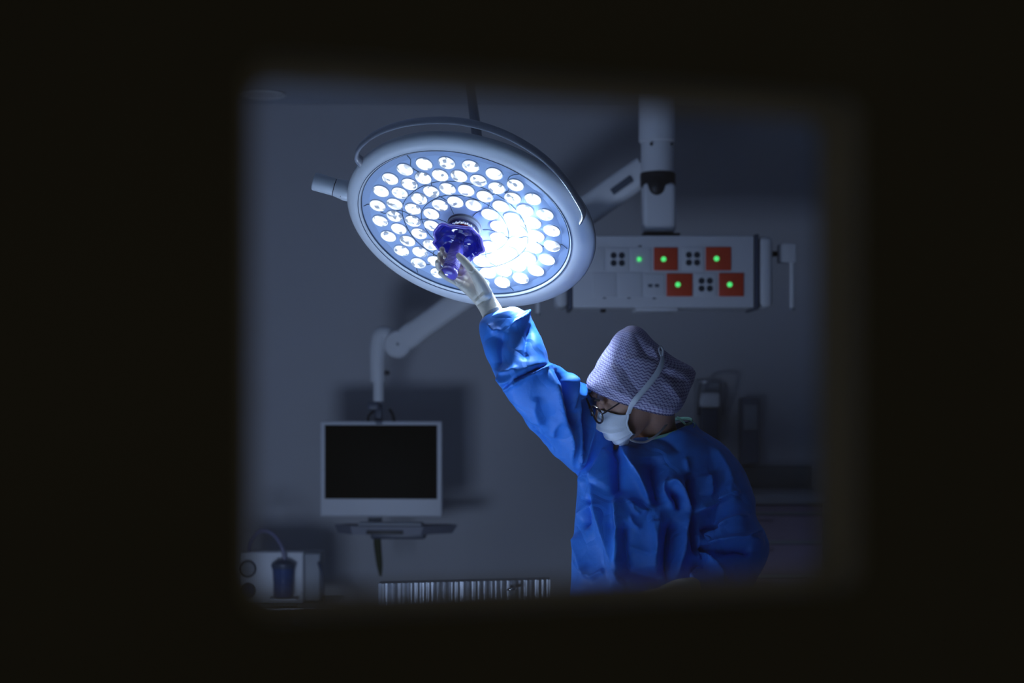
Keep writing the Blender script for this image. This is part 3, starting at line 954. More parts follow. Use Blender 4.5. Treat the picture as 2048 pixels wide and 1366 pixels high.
su = empty('suction_unit', (XS(560), SD + 0.1, ZS(1210)), 'white suction unit with two round gauges on a trolley at lower left', 'suction unit')
make('front_panel', box(Buf(), ((XS(478) + XS(607)) / 2, SD + 0.02, (ZS(1104) + ZS(1210)) / 2), (XS(607) - XS(478), 0.06, ZS(1104) - ZS(1210)), bev=0.006), M['white_soft'], su)
make('rear_casing', box(Buf(), ((XS(482) + XS(640)) / 2, SD + 0.13, (ZS(1108) + ZS(1210)) / 2), (XS(636) - XS(482), 0.17, ZS(1110) - ZS(1210)), bev=0.008), M['offgrey'], su)
b = tube(Buf(), [(XS(636), SD + 0.03, ZS(1126)), (XS(643), SD + 0.02, ZS(1150)), (XS(643), SD + 0.02, ZS(1190)), (XS(640), SD + 0.03, ZS(1205))], 0.008, n=10)
make('side_handle', b, M['dark_steel'], su)
for gy, rr in ((1137, 17.5), (1182, 16)):
    g = make('gauge', lathe(Buf(), [(rr * SD / F, 0), (rr * SD / F, 0.018), (rr * SD / F - 0.004, 0.020), (rr * SD / F - 0.006, 0.014)], (XS(495), SD - 0.008, ZS(gy)), (0, -1, 0), 40), M['dark_steel'], su)
    make('gauge_face', cyl(Buf(), (XS(495), SD - 0.012, ZS(gy)), (XS(495), SD - 0.023, ZS(gy)), rr * SD / F - 0.0065, n=36), M['jar'] if gy > 1150 else M['offgrey'], g)
jar = make('collection_jar', lathe(Buf(), [(0.040, 0), (0.043, 0.006), (0.044, 0.07), (0.047, 0.12), (0.049, 0.132), (0.047, 0.134)], (XS(571), SD - 0.062, ZS(1192)), (0, 0, 1), 40), M['jar'], su)
make('jar_lid', lathe(Buf(), [(0.050, 0.128), (0.052, 0.132), (0.052, 0.146), (0.042, 0.150), (0.030, 0.160), (0.012, 0.163)], (XS(571), SD - 0.062, ZS(1192)), (0, 0, 1), 40), M['dark_steel'], jar)
make('jar_holder', box(Buf(), (XS(571), SD - 0.035, ZS(1197)), (0.12, 0.10, 0.012), bev=0.003), M['white_soft'], su)
make('suction_hose', tube(Buf(), [(XS(574), SD - 0.06, ZS(1118)), (XS(568), SD - 0.06, ZS(1092)), (XS(552), SD - 0.05, ZS(1069)), (XS(531), SD - 0.04, ZS(1060)), (XS(512), SD - 0.02, ZS(1068)), (XS(498), SD, ZS(1088)), (XS(494), SD + 0.02, ZS(1112))],
                          0.0085, n=14), M['tube'], su)


def trolley(x, y, w, d_, ztop, lab):
    e = empty('trolley', (x, y, 0), lab, 'trolley')
    make('shelf', box(Buf(), (x, y, ztop - 0.012), (w, d_, 0.024), bev=0.004), M['steel'], e)
    make('shelf', box(Buf(), (x, y, 0.25), (w - 0.04, d_ - 0.04, 0.02), bev=0.004), M['steel'], e)
    for sx in (-1, 1):
        for sy in (-1, 1):
            px_, py_ = x + sx * (w / 2 - 0.03), y + sy * (d_ / 2 - 0.03)
            lg = make('leg', cyl(Buf(), (px_, py_, 0.07), (px_, py_, ztop - 0.02), 0.0125, n=16), M['steel'], e)
            make('castor', cyl(Buf(), (px_ - 0.012, py_, 0.035), (px_ + 0.012, py_, 0.035), 0.035, n=24), M['black'], lg)
    return e


trolley((XS(478) + XS(640)) / 2, SD + 0.08, 0.50, 0.42, ZS(1210), 'steel trolley under the suction unit at lower left')

# ------------------------------------------------------------------ instrument container, bottom middle
CD = 5.0


def XC(px): return (px - 1024) / F * CD
def ZCc(py): return CZ - (py - HY) / F * CD


ct = empty('instrument_container', (XC(925), CD + 0.04, ZCc(1262)), 'shiny ribbed steel instrument container on a trolley at bottom centre', 'container')
b = Buf()
xa, xb_ = XC(757), XC(1100)
N_r = 170
rng = np.random.RandomState(4)
wob = np.convolve(rng.rand(N_r + 20), np.ones(5) / 5, 'same')[:N_r + 1]
vs, fs = [], []
for i in range(N_r + 1):
    x = xa + (xb_ - xa) * i / N_r
    yv = CD + 0.013 * (wob[i] - 0.5) + 0.004 * math.sin(i * 1.1)
    for z in (ZCc(1262), ZCc(1168 - 8 * i / N_r)):
        vs.append((x, yv, z))
for i in range(N_r):
    fs.append((2 * i, 2 * i + 2, 2 * i + 3, 2 * i + 1))
i0 = len(vs)
vs += [(xa, CD + 0.07, ZCc(1262)), (xa, CD + 0.07, ZCc(1168)), (xb_, CD + 0.07, ZCc(1262)), (xb_, CD + 0.07, ZCc(1160))]
fs += [(0, 1, i0 + 1, i0), (2 * N_r, i0 + 2, i0 + 3, 2 * N_r + 1), (i0, i0 + 1, i0 + 3, i0 + 2)]
fs.append(tuple([2 * i + 1 for i in range(N_r + 1)] + [i0 + 3, i0 + 1]))
fs.append(tuple([i0, i0 + 2] + [2 * i for i in range(N_r, -1, -1)]))
make('ribbed_body', Buf().add(vs, fs), M['ribbed'], ct, sharp=60)
make('carry_handle', tube(Buf(), [(XC(1018), CD - 0.005, ZCc(1180)), (XC(1018), CD - 0.03, ZCc(1178)), (XC(1030), CD - 0.03, ZCc(1176)), (XC(1030), CD - 0.005, ZCc(1174))], 0.005, n=10), M['chrome'], ct)
trolley(XC(925), CD + 0.13, 0.66, 0.42, ZCc(1262), 'steel trolley under the ribbed instrument container')

# ------------------------------------------------------------------ wall dispensers and cabinet, right
DD = 7.42


def XD(px, d=DD): return (px - 1024) / F * d
def ZD(py, d=DD): return CZ - (py - HY) / F * d


dp = empty('soap_dispenser', (XD(1417), 7.5, ZD(880)), 'wall soap dispenser with pale upper body behind the surgeon\'s shoulder', 'dispenser')
make('back_plate', box(Buf(), (XD(1418), 7.485, ZD(835)), (0.12, 0.03, 0.36), bev=0.006), M['offgrey'], dp)
make('bottle', box(Buf(), (XD(1418), 7.43, ZD(850)), (0.088, 0.08, 0.17), bev=0.012), M['dark_steel'], dp)
make('pump_head', box(Buf(), (XD(1418), 7.42, ZD(800)), (0.095, 0.09, 0.07), bev=0.014), M['white'], dp)
make('arm_lever', tube(Buf(), [(XD(1396), 7.44, ZD(830)), (XD(1396), 7.36, ZD(775)), (XD(1406), 7.33, ZD(764)), (XD(1440), 7.33, ZD(764)), (XD(1448), 7.36, ZD(775)), (XD(1448), 7.44, ZD(830))], 0.007, n=10), M['steel'], dp)
dq = empty('glove_dispenser', (XD(1497), 7.5, ZD(928)), 'tall dark grey wall dispenser right of the soap dispenser', 'dispenser')
make('casing', box(Buf(), (XD(1500), 7.45, ZD(862)), (0.085, 0.10, 0.31), bev=0.008), M['tray'], dq)
make('flap', box(Buf(), (XD(1500), 7.395, ZD(835)), (0.065, 0.012, 0.12), bev=0.004), M['offgrey'], dq)

cab_x0, cab_x1 = 0.72, 1.385
cabf = 6.93


def ZK(py): return CZ - (py - HY) / F * cabf


tag(make('worktop', box(Buf(), ((cab_x0 + cab_x1 + 0.02) / 2, (7.5 + cabf - 0.03) / 2, ZK(998)), (cab_x1 - cab_x0 + 0.06, 7.5 - cabf + 0.03, 0.036), bev=0.004), M['counter']),
    'grey worktop over the plum drawer cabinet at the right', 'worktop')
tag(make('upstand', box(Buf(), ((cab_x0 + cab_x1 + 0.02) / 2, 7.487, ZD(955)), (cab_x1 - cab_x0 + 0.08, 0.025, 0.105), bev=0.003), M['backsplash']),
    'dark upstand strip on the wall behind the grey worktop', 'upstand')
cb = empty('drawer_cabinet', ((cab_x0 + cab_x1) / 2, 7.2, 0), 'plum drawer cabinet below the grey worktop behind the surgeon', 'cabinet')
top = ZK(1007)
make('carcass', box(Buf(), ((cab_x0 + cab_x1) / 2, (7.48 + cabf + 0.02) / 2, (top + 0.08) / 2), (cab_x1 - cab_x0, 7.48 - cabf - 0.02, top - 0.08), bev=0.002), M['offgrey'], cb)
for (a_, c_) in ((1009, 1026), (1029, 1083), (1087, 1153), (1157, 1250), (1254, 1390)):
    zt2, zb2 = ZK(a_), max(ZK(c_), 0.12)
    if zt2 <= zb2: continue
    dr = make('drawer', box(Buf(), ((cab_x0 + cab_x1) / 2, cabf + 0.01, (zt2 + zb2) / 2), (cab_x1 - cab_x0 - 0.006, 0.02, zt2 - zb2 - 0.008), bev=0.003), M['cabinet'], cb)
    if c_ - a_ > 30:
        make('handle', tube(Buf(), [((cab_x0 + cab_x1) / 2 - 0.08, cabf, zt2 - 0.03), ((cab_x0 + cab_x1) / 2 - 0.08, cabf - 0.022, zt2 - 0.03), ((cab_x0 + cab_x1) / 2 + 0.08, cabf - 0.022, zt2 - 0.03), ((cab_x0 + cab_x1) / 2 + 0.08, cabf, zt2 - 0.03)],
                            0.004, n=8, sub=3), M['cabinet'], dr)

# ------------------------------------------------------------------ operating table under the light
tb = empty('operating_table', (-0.15, 3.1, 0), 'operating table under a pale blue drape in front of the surgeon', 'operating table')
make('pedestal', box(Buf(), (-0.15, 3.1, 0.40), (0.36, 0.30, 0.80), bev=0.03), M['steel'], tb)
make('foot', box(Buf(), (-0.15, 3.1, 0.04), (0.95, 0.46, 0.08), bev=0.02), M['steel'], tb)
make('table_top', box(Buf(), (-0.15, 3.1, 0.89), (1.96, 0.66, 0.14), bev=0.03), M['black'], tb)
nx_, ny_ = 90, 44
vs, fs = [], []
for j in range(ny_ + 1):
    for i in range(nx_ + 1):
        x = -1.35 + 2.5 * i / nx_; y = 2.62 + 1.04 * j / ny_
        ed = max(abs((x + 0.10) / 1.08), abs((y - 3.12) / 0.48))
        body = 0.03 * math.exp(-((y - 3.1) / 0.17) ** 4) * (1 if -0.95 < x < 0.75 else 0.2)
        z = 0.990 + body
        if ed > 1: z -= min(0.42, (ed - 1) * (1.4))
        z += 0.004 * mnoise.noise(Vector((x * 6, y * 6, 0)))
        vs.append((x, y, z))
for j in range(ny_):
    for i in range(nx_):
        k = j * (nx_ + 1) + i
        fs.append((k, k + 1, k + nx_ + 2, k + nx_ + 1))
tag(make('surgical_drape', Buf().add(vs, fs), M['drape'], sharp=70), 'pale blue sterile drape covering the operating table', 'drape')

# ------------------------------------------------------------------ the surgeon
BD = 3.92
pr = empty('person', (W(1310, 900, BD)[0], BD, 0.0), 'person in blue surgical gown, lilac cap and mask reaching up to the light', 'person')

# head frame: f forward, l to the person's left, u up
yaw, pit, rol = math.radians(88), math.radians(34), math.radians(20)
fh = np.array([-math.sin(yaw), -math.cos(yaw), 0])
l0 = np.array([-fh[1], fh[0], 0]); l0 = np.array([math.cos(yaw), -math.sin(yaw), 0])
f_v = fh * math.cos(pit) + np.array([0, 0, -math.sin(pit)])
u0 = fh * math.sin(pit) + np.array([0, 0, math.cos(pit)])
l_v = math.cos(rol) * l0 - math.sin(rol) * u0
u_v = math.cos(rol) * u0 + math.sin(rol) * l0
HC = W(1262, 769, 3.82)
FLU = np.array([f_v, l_v, u_v])


def H(f, l, u):
    return HC + f_v * f + l_v * l + u_v * u


def seg_loft(b, rows, n=28, sub=4):
    loft(b, rows, n=n, sub=sub)


b = Buf()
rows = []
for u, f0, f1, hl in ((-0.118, 0.050, 0.074, 0.012), (-0.112, 0.030, 0.086, 0.026), (-0.098, 0.0, 0.092, 0.040), (-0.078, -0.035, 0.092, 0.051), (-0.050, -0.06, 0.093, 0.060),
                      (-0.02, -0.085, 0.092, 0.067), (0.01, -0.096, 0.087, 0.072), (0.035, -0.098, 0.080, 0.072), (0.06, -0.092, 0.058, 0.064), (0.08, -0.075, 0.028, 0.048), (0.092, -0.045, 0.0, 0.022)):
    rows.append((H((f0 + f1) / 2, 0, u), f_v * (f1 - f0) / 2, l_v * hl))
loft(b, rows, n=40, sub=4, exp=2.15)
# nose, brow, cheekbones, lips, ears
tube(b, [H(0.086, 0, 0.012), H(0.096, 0, -0.005), H(0.108, 0, -0.024), H(0.112, 0, -0.033)], [0.008, 0.009, 0.012, 0.011], n=12, round_ends=True)
for s in (-1, 1):
    ellipsoid(b, H(0.102, 0.011 * s, -0.036), FLU, (0.011, 0.007, 0.007))
    ellipsoid(b, H(0.083, 0.028 * s, 0.022), FLU, (0.012, 0.026, 0.009))
    ellipsoid(b, H(0.054, 0.043 * s, -0.030), FLU, (0.022, 0.018, 0.018))
    ellipsoid(b, H(-0.008, 0.073 * s, -0.012), FLU, (0.018, 0.007, 0.031))
    ellipsoid(b, H(-0.005, 0.071 * s, -0.034), FLU, (0.010, 0.007, 0.011))
    ellipsoid(b, H(0.078, 0.031 * s, 0.001), FLU, (0.012, 0.015, 0.0105))
ellipsoid(b, H(0.094, 0, -0.062), FLU, (0.010, 0.024, 0.006))
ellipsoid(b, H(0.092, 0, -0.070), FLU, (0.010, 0.020, 0.006))
ellipsoid(b, H(0.086, 0, -0.100), FLU, (0.014, 0.018, 0.012))
# neck, trunk, arms and legs
SHR, SHL = W(1205, 885, 3.94), W(1412, 940, 3.95)
ELR, WRR = W(1052, 765, 3.80), W(984, 618, 3.832)
ELL, WRL = W(1464, 1100, 3.865), W(1398, 1180, 3.70)
NB = W(1322, 880, 3.95)
tube(b, [H(-0.02, 0.0, -0.04), H(-0.02, 0, -0.085), NB + np.array([-0.012, 0, 0.03]), NB + np.array([-0.006, 0.0, -0.06])], [0.054, 0.050, 0.050, 0.07], n=28, round_ends=True)
zc = NB[2]
xm = NB[0]


def ring(x, y, z, a, d): return (np.array([x, y, z]), np.array([a, 0, 0]), np.array([0, d, 0]))


loft(b, [ring(xm - 0.01, 3.95, zc - 0.02, 0.06, 0.05), ring(xm - 0.01, 3.96, zc - 0.07, 0.15, 0.075), ring(xm - 0.01, 3.96, zc - 0.16, 0.165, 0.095), ring(xm - 0.01, 3.95, zc - 0.30, 0.145, 0.095),
         ring(xm - 0.01, 3.95, zc - 0.42, 0.135, 0.09), ring(xm - 0.01, 3.96, zc - 0.56, 0.165, 0.10), ring(xm - 0.01, 3.96, zc - 0.66, 0.16, 0.095)], n=40)
hipz = zc - 0.60
for s in (-1, 1):
    hx = xm - 0.01 + 0.088 * s
    tube(b, [(hx, 3.96, hipz), (hx + 0.01 * s, 3.95, hipz - 0.2), (hx + 0.012 * s, 3.94, 0.46), (hx + 0.012 * s, 3.97, 0.34), (hx + 0.012 * s, 3.98, 0.10), (hx + 0.012 * s, 3.98, 0.075)],
         [0.085, 0.075, 0.055, 0.054, 0.036, 0.036], n=20, round_ends=True)
    tube(b, [(hx + 0.012 * s, 4.00, 0.055), (hx + 0.018 * s, 3.90, 0.045), (hx + 0.02 * s, 3.82, 0.035)], [0.035, 0.035, 0.028], n=16, round_ends=True)
tube(b, [SHR + np.array([0.06, 0, -0.02]), SHR, (SHR + ELR) / 2, ELR, (ELR * 2 + WRR) / 3, WRR, WRR * 1.08 - ELR * 0.08], [0.05, 0.050, 0.043, 0.036, 0.033, 0.018, 0.014], n=20, round_ends=True)
tube(b, [SHL + np.array([-0.06, 0, -0.0]), SHL, (SHL + ELL) / 2, ELL, W(1442, 1154, 3.785), WRL, WRL * 1.08 - ELL * 0.08], [0.05, 0.046, 0.040, 0.033, 0.028, 0.019, 0.015], n=20, round_ends=True)
V_, N_, f_ = fuse(b, 0.0038, 5)
make('body', to_buf(V_, f_), M['skin'], pr, sharp=180)

# eyebrows and lashes
for s in (-1, 1):
    make('eyebrow', tube(Buf(), [H(0.097, 0.013 * s, 0.024), H(0.095, 0.030 * s, 0.030), H(0.082, 0.047 * s, 0.024)], [0.0022, 0.003, 0.0015], n=8, flat=0.6), M['hair'], pr)
    make('eyelashes', tube(Buf(), [H(0.091, 0.018 * s, -0.005), H(0.0925, 0.031 * s, -0.009), H(0.085, 0.044 * s, -0.005)], 0.0011, n=6), M['hair'], pr)

# glasses
gl_ = []
for s in (-1, 1):
    pts = [H(0.116 - 0.011 * (0.5 + 0.5 * math.cos(a)) ** 2 - 0.006 * math.sin(a), (0.034 + 0.027 * math.cos(a)) * s, 0.001 + 0.0205 * math.sin(a) * (1 if math.sin(a) > 0 else 1.1)) for a in np.linspace(0, 2 * math.pi, 28, endpoint=False)]
    gl_.append(pts)
b = Buf()
for pts in gl_: tube(b, pts, 0.0026, n=8, closed=True, sub=2)
tube(b, [H(0.114, -0.008, 0.006), H(0.117, 0, 0.010), H(0.114, 0.008, 0.006)], 0.0019, n=8)
gs = make('glasses', b, M['frame'], pr)
for s in (-1, 1):
    make('temple_arm', tube(Buf(), [H(0.105, 0.060 * s, 0.006), H(0.096, 0.071 * s, 0.008), H(0.04, 0.078 * s, 0.010), H(-0.02, 0.078 * s, 0.006), H(-0.035, 0.076 * s, -0.012)], 0.0022, n=8, flat=0.6), M['frame'], gs)
    make('hinge', ellipsoid(Buf(), H(0.105, 0.0615 * s, 0.007), FLU, (0.003, 0.003, 0.0025), 10, 8), M['chrome'], gs)

# mask: pleated sheet wrapped around nose and chin
nu_, nv_ = 56, 44
vs, fs, = [], []
hs = np.linspace(-0.004, -0.128, nv_ + 1)
for layer in (0, 1):
    for j, hh in enumerate(hs):
        t_ = j / nv_
        fr = np.interp(hh, [-0.128, -0.118, -0.10, -0.07, -0.045, -0.03, -0.015, -0.004], [0.090, 0.104, 0.112, 0.122, 0.124, 0.121, 0.112, 0.100])
        hw = np.interp(hh, [-0.128, -0.11, -0.08, -0.05, -0.004], [0.030, 0.052, 0.066, 0.071, 0.072])
        pleat = 0.0
        for pz, am in ((0.34, 0.0065), (0.62, 0.006), (0.82, 0.004)):
            dz = t_ - pz
            pleat += am * (math.exp(-(dz / 0.05) ** 2) if dz < 0 else math.exp(-(dz / 0.012) ** 2) )
        for i in range(nu_ + 1):
            ph = math.radians(-78 + 156 * i / nu_)
            nosew = math.exp(-(math.degrees(ph) / 26) ** 2)
            side_f = 0.036
            ff = side_f + (fr - side_f) * (abs(math.cos(ph)) ** 0.62) - (1 - nosew) * 0.010 * math.exp(-(t_ / 0.18) ** 2) + pleat * (1 - abs(ph / math.radians(78)) ** 6)
            ll = hw * math.sin(ph) / math.sin(math.radians(78))
            # little wrinkles near the gathered side edges
            ff += 0.0010 * math.sin(hh * 900) * abs(math.sin(ph)) ** 8
            ff -= 0.0012 * layer
            vs.append(H(ff, ll, hh - 0.026 * (abs(math.sin(ph)) ** 2) * (1 - t_) + 0.03 * t_ ** 2 * abs(math.sin(ph)) ** 2))
n1 = (nv_ + 1) * (nu_ + 1)
for layer in (0, 1):
    for j in range(nv_):
        for i in range(nu_):
            k = layer * n1 + j * (nu_ + 1) + i
            fs.append((k, k + 1, k + nu_ + 2, k + nu_ + 1))
for i in range(nu_):
    fs.append((i, i + 1, n1 + i + 1, n1 + i)); k = nv_ * (nu_ + 1) + i; fs.append((k, k + 1, n1 + k + 1, n1 + k))
for j in range(nv_):
    for i in (0, nu_):
        k = j * (nu_ + 1) + i; fs.append((k, k + nu_ + 1, n1 + k + nu_ + 1, n1 + k))
MV = np.array(vs)
mask = make('face_mask', Buf().add(vs, fs), M['mask'], pr, sharp=50)
for i_ in (0, nu_):
    make('mask_binding', tube(Buf(), [MV[j * (nu_ + 1) + i_] for j in range(0, nv_ + 1, 4)], 0.0022, n=8, flat=0.7), M['mask'], mask)
EDGE = [MV[j * (nu_ + 1) + nu_] for j in range(nv_ + 1)]

# cap: lofted from the brow/nape opening to the crown, with folds and a gathered back
cap_rows = []
NU, NS = 220, 26


def crow(pl, pr_, dl, dr, th, drop):
    L_, R_ = W(pl[0], pl[1], dl), W(pr_[0], pr_[1], dr)
    return ((L_ + R_) / 2, (R_ - L_) / 2, np.array([0.0, -th, -drop]))


cap_rows = [crow((1171, 771), (1350, 828), 3.812, 3.830, 0.098, 0.020),
            crow((1178, 757), (1364, 806), 3.812, 3.830, 0.106, 0.022),
            crow((1190, 737), (1377, 776), 3.812, 3.830, 0.110, 0.028),
            crow((1204, 714), (1389, 744), 3.812, 3.830, 0.109, 0.024),
            crow((1218, 692), (1374, 730), 3.812, 3.830, 0.105, 0.016),
            crow((1231, 672), (1342, 711), 3.812, 3.830, 0.098, 0.006),
            crow((1242, 661), (1312, 690), 3.812, 3.830, 0.084, -0.004),
            crow((1252, 658), (1288, 668), 3.812, 3.830, 0.050, -0.010),
            crow((1266, 660), (1270, 661), 3.812, 3.830, 0.004, -0.004)]
S_ = crom(np.array([np.concatenate(r) for r in cap_rows]), 12)
mS = len(S_)
CV = np.zeros((mS, NU + 1, 3)); CUV = np.zeros((mS, NU + 1, 2))
for j, r in enumerate(S_):
    for k in range(NU + 1):
        a = 2 * math.pi * k / NU
        ct_, st_ = math.cos(a), math.sin(a)
        e = 2.02 + 0.3 * min(1, j / 14)
        CV[j, k] = r[:3] + r[3:6] * np.sign(ct_) * abs(ct_) ** (2 / e) + r[6:9] * np.sign(st_) * abs(st_) ** (2 / e)
len_v = np.concatenate([[0], np.cumsum(np.linalg.norm(np.diff(CV[:, NU // 4], axis=0), axis=1))])
for j in range(mS):
    for k in range(NU + 1):
        CUV[j, k] = (k / NU * 0.60, len_v[j])


def to_px(P):
    d = P[..., 1]
    return 1024 + P[..., 0] / d * F, HY - (P[..., 2] - CZ) / d * F


def fold_field(px, py, folds):
    """sum of creases traced as polylines; each (points, amplitude, width on its left, width on its right)"""
    out = np.zeros_like(px)
    for pts, amp, wl, wr in folds:
        P = crom(np.array(pts, float), 5) if len(pts) > 2 else np.array([np.array(pts[0]) * (1 - t) + np.array(pts[1]) * t for t in np.linspace(0, 1, 6)], float)
        best = np.full(px.shape, 1e9); sd_ = np.zeros_like(px); tt = np.zeros_like(px)
        n_ = len(P) - 1
        for i in range(n_):
            a, bq = P[i], P[i + 1]
            d = bq - a; L2 = d @ d + 1e-9
            t = np.clip(((px - a[0]) * d[0] + (py - a[1]) * d[1]) / L2, 0, 1)
            ex, ey = px - (a[0] + d[0] * t), py - (a[1] + d[1] * t)
            dist = np.hypot(ex, ey)
            sg = np.sign(d[0] * ey - d[1] * ex)      # + : right of the direction in image (y down) = clockwise side
            m_ = dist < best
            best = np.where(m_, dist, best); sd_ = np.where(m_, dist * sg, sd_); tt = np.where(m_, (i + t) / n_, tt)
        w_ = np.where(sd_ > 0, wl, wr)
        env = np.clip(np.minimum(tt, 1 - tt) * 5 + 0.15, 0, 1)
        out += amp * env * np.exp(-np.power(np.abs(sd_) / w_, 1.15))
    return out


cap_folds = [
    ([(1245, 668), (1243, 690), (1230, 720), (1218, 745)], 0.0030, 14, 10),
    ([(1268, 668), (1295, 712), (1322, 724)], -0.010, 9, 12),
    ([(1235, 722), (1270, 716), (1300, 720), (1320, 735)], 0.007, 10, 8),
    ([(1222, 728), (1240, 760), (1268, 800)], 0.004, 6, 7),
    ([(1240, 726), (1260, 760), (1285, 795)], -0.005, 6, 7),
    ([(1210, 768), (1235, 782), (1270, 800)], 0.004, 5, 6),
    ([(1205, 775), (1235, 795), (1262, 810)], -0.004, 5, 6),
    ([(1330, 740), (1350, 735), (1378, 738)], 0.008, 9, 7),
    ([(1328, 748), (1350, 756), (1376, 764)], -0.008, 8, 8),
    ([(1326, 760), (1345, 780), (1360, 800)], 0.005, 8, 9),
    ([(1322, 705), (1324, 730), (1318, 752)], -0.012, 12, 9),
    ([(1300, 690), (1312, 708), (1320, 725)], 0.008, 9, 9),
    ([(1285, 800), (1320, 815), (1350, 815)], 0.003, 6, 7),
]
cpx, cpy = to_px(CV)
ctr = S_[:, None, :3]
nrm = CV - ctr; nrm /= np.linalg.norm(nrm, axis=2)[..., None] + 1e-9
front = np.clip(-nrm[..., 1] * 2.5 + 0.3, 0, 1)
disp = fold_field(cpx, cpy, cap_folds) * front
for j in range(mS):
    for k in range(NU + 1):
        p = CV[j, k]
        disp[j, k] += 0.0022 * (1 - abs(mnoise.noise(Vector(p * 28))) * 2.0) * min(1, j / 8)
        disp[j, k] -= 0.005 * math.exp(-((j - 1.5) / 2.0) ** 2)
disp[:, NU] = disp[:, 0]
CV = CV + nrm * disp[..., None]
vs = CV.reshape(-1, 3); fs = []
for j in range(mS - 1):
    for k in range(NU):
        q0 = j * (NU + 1) + k
        fs.append((q0, q0 + 1, q0 + NU + 2, q0 + NU + 1))
fs.append(tuple((mS - 1) * (NU + 1) + k for k in range(NU)))
cap = make('surgical_cap', Buf().add(vs, fs), M['cap'], pr, uv=CUV.reshape(-1, 2), sharp=180)
# knot ends of the mask strap on top, ribbons
kn_ = W(1321, 698, 3.765)
capd = 3.765
st_pts = [EDGE[0], W(1266, 806, 3.706), W(1286, 782, 3.696), W(1306, 758, 3.696), W(1320, 736, 3.702), W(1325, 716, 3.714), W(1321, 702, 3.732)]
make('upper_strap', tube(Buf(), st_pts, [0.0066] * 5 + [0.005, 0.004], n=12, flat=0.16, up=(0.15, -1, 0.1)), M['strap'], mask)
make('strap_loop', tube(Buf(), [W(1322, 712, 3.712), W(1318, 700, 3.707), W(1321, 693, 3.709), W(1326, 700, 3.712), W(1325, 712, 3.717)], 0.0028, n=8, flat=0.5), M['strap'], mask)
make('lower_strap', tube(Buf(), [EDGE[-8], W(1262, 880, 3.762), W(1290, 884, 3.792), W(1316, 868, 3.812), W(1332, 850, 3.842), W(1340, 838, 3.872)], [0.003] * 6, n=10, flat=0.3, up=(0, -1, 0)), M['strap'], mask)

# ------------------------------------------------------------------ gown


def pair(l, r, d, th, tilt=0.0):
    L_, R_ = W(l[0], l[1], d), W(r[0], r[1], d)
    return ((L_ + R_) / 2, (R_ - L_) / 2, np.array([0, -th, -tilt]))


b = Buf()
loft(b, [pair((1256, 878), (1386, 846), 3.95, 0.082, 0.006),
         pair((1236, 892), (1398, 860), 3.95, 0.092, 0.01),
         pair((1196, 905), (1436, 885), 3.95, 0.108, 0.01),
         pair((1166, 932), (1468, 930), 3.95, 0.122),
         pair((1155, 968), (1478, 985), 3.945, 0.136),
         pair((1150, 1040), (1466, 1050), 3.94, 0.146),
         pair((1148, 1110), (1452, 1110), 3.94, 0.150),
         pair((1142, 1200), (1456, 1200), 3.94, 0.156),
         pair((1125, 1400), (1480, 1400), 3.94, 0.165),
         pair((1105, 1640), (1510, 1640), 3.94, 0.18)], n=72, sub=6, exp=2.3)
# raised sleeve
loft(b, [pair((965, 640), (1003, 621), 3.825, 0.024),
         pair((962, 652), (1030, 615), 3.815, 0.036),
         pair((965, 676), (1059, 634), 3.805, 0.046),
         pair((972, 704), (1077, 668), 3.79, 0.052),
         pair((984, 732), (1088, 700), 3.78, 0.056),
         pair((1006, 774), (1095, 728), 3.775, 0.060),
         pair((1022, 802), (1118, 735), 3.785, 0.064),
         pair((1052, 842), (1136, 752), 3.81, 0.070),
         pair((1086, 884), (1158, 768), 3.86, 0.074),
         pair((1120, 916), (1182, 783), 3.91, 0.078),
         pair((1152, 944), (1206, 812), 3.945, 0.080),
         pair((1185, 950), (1232, 860), 3.96, 0.080)], n=56, sub=5, exp=2.15)
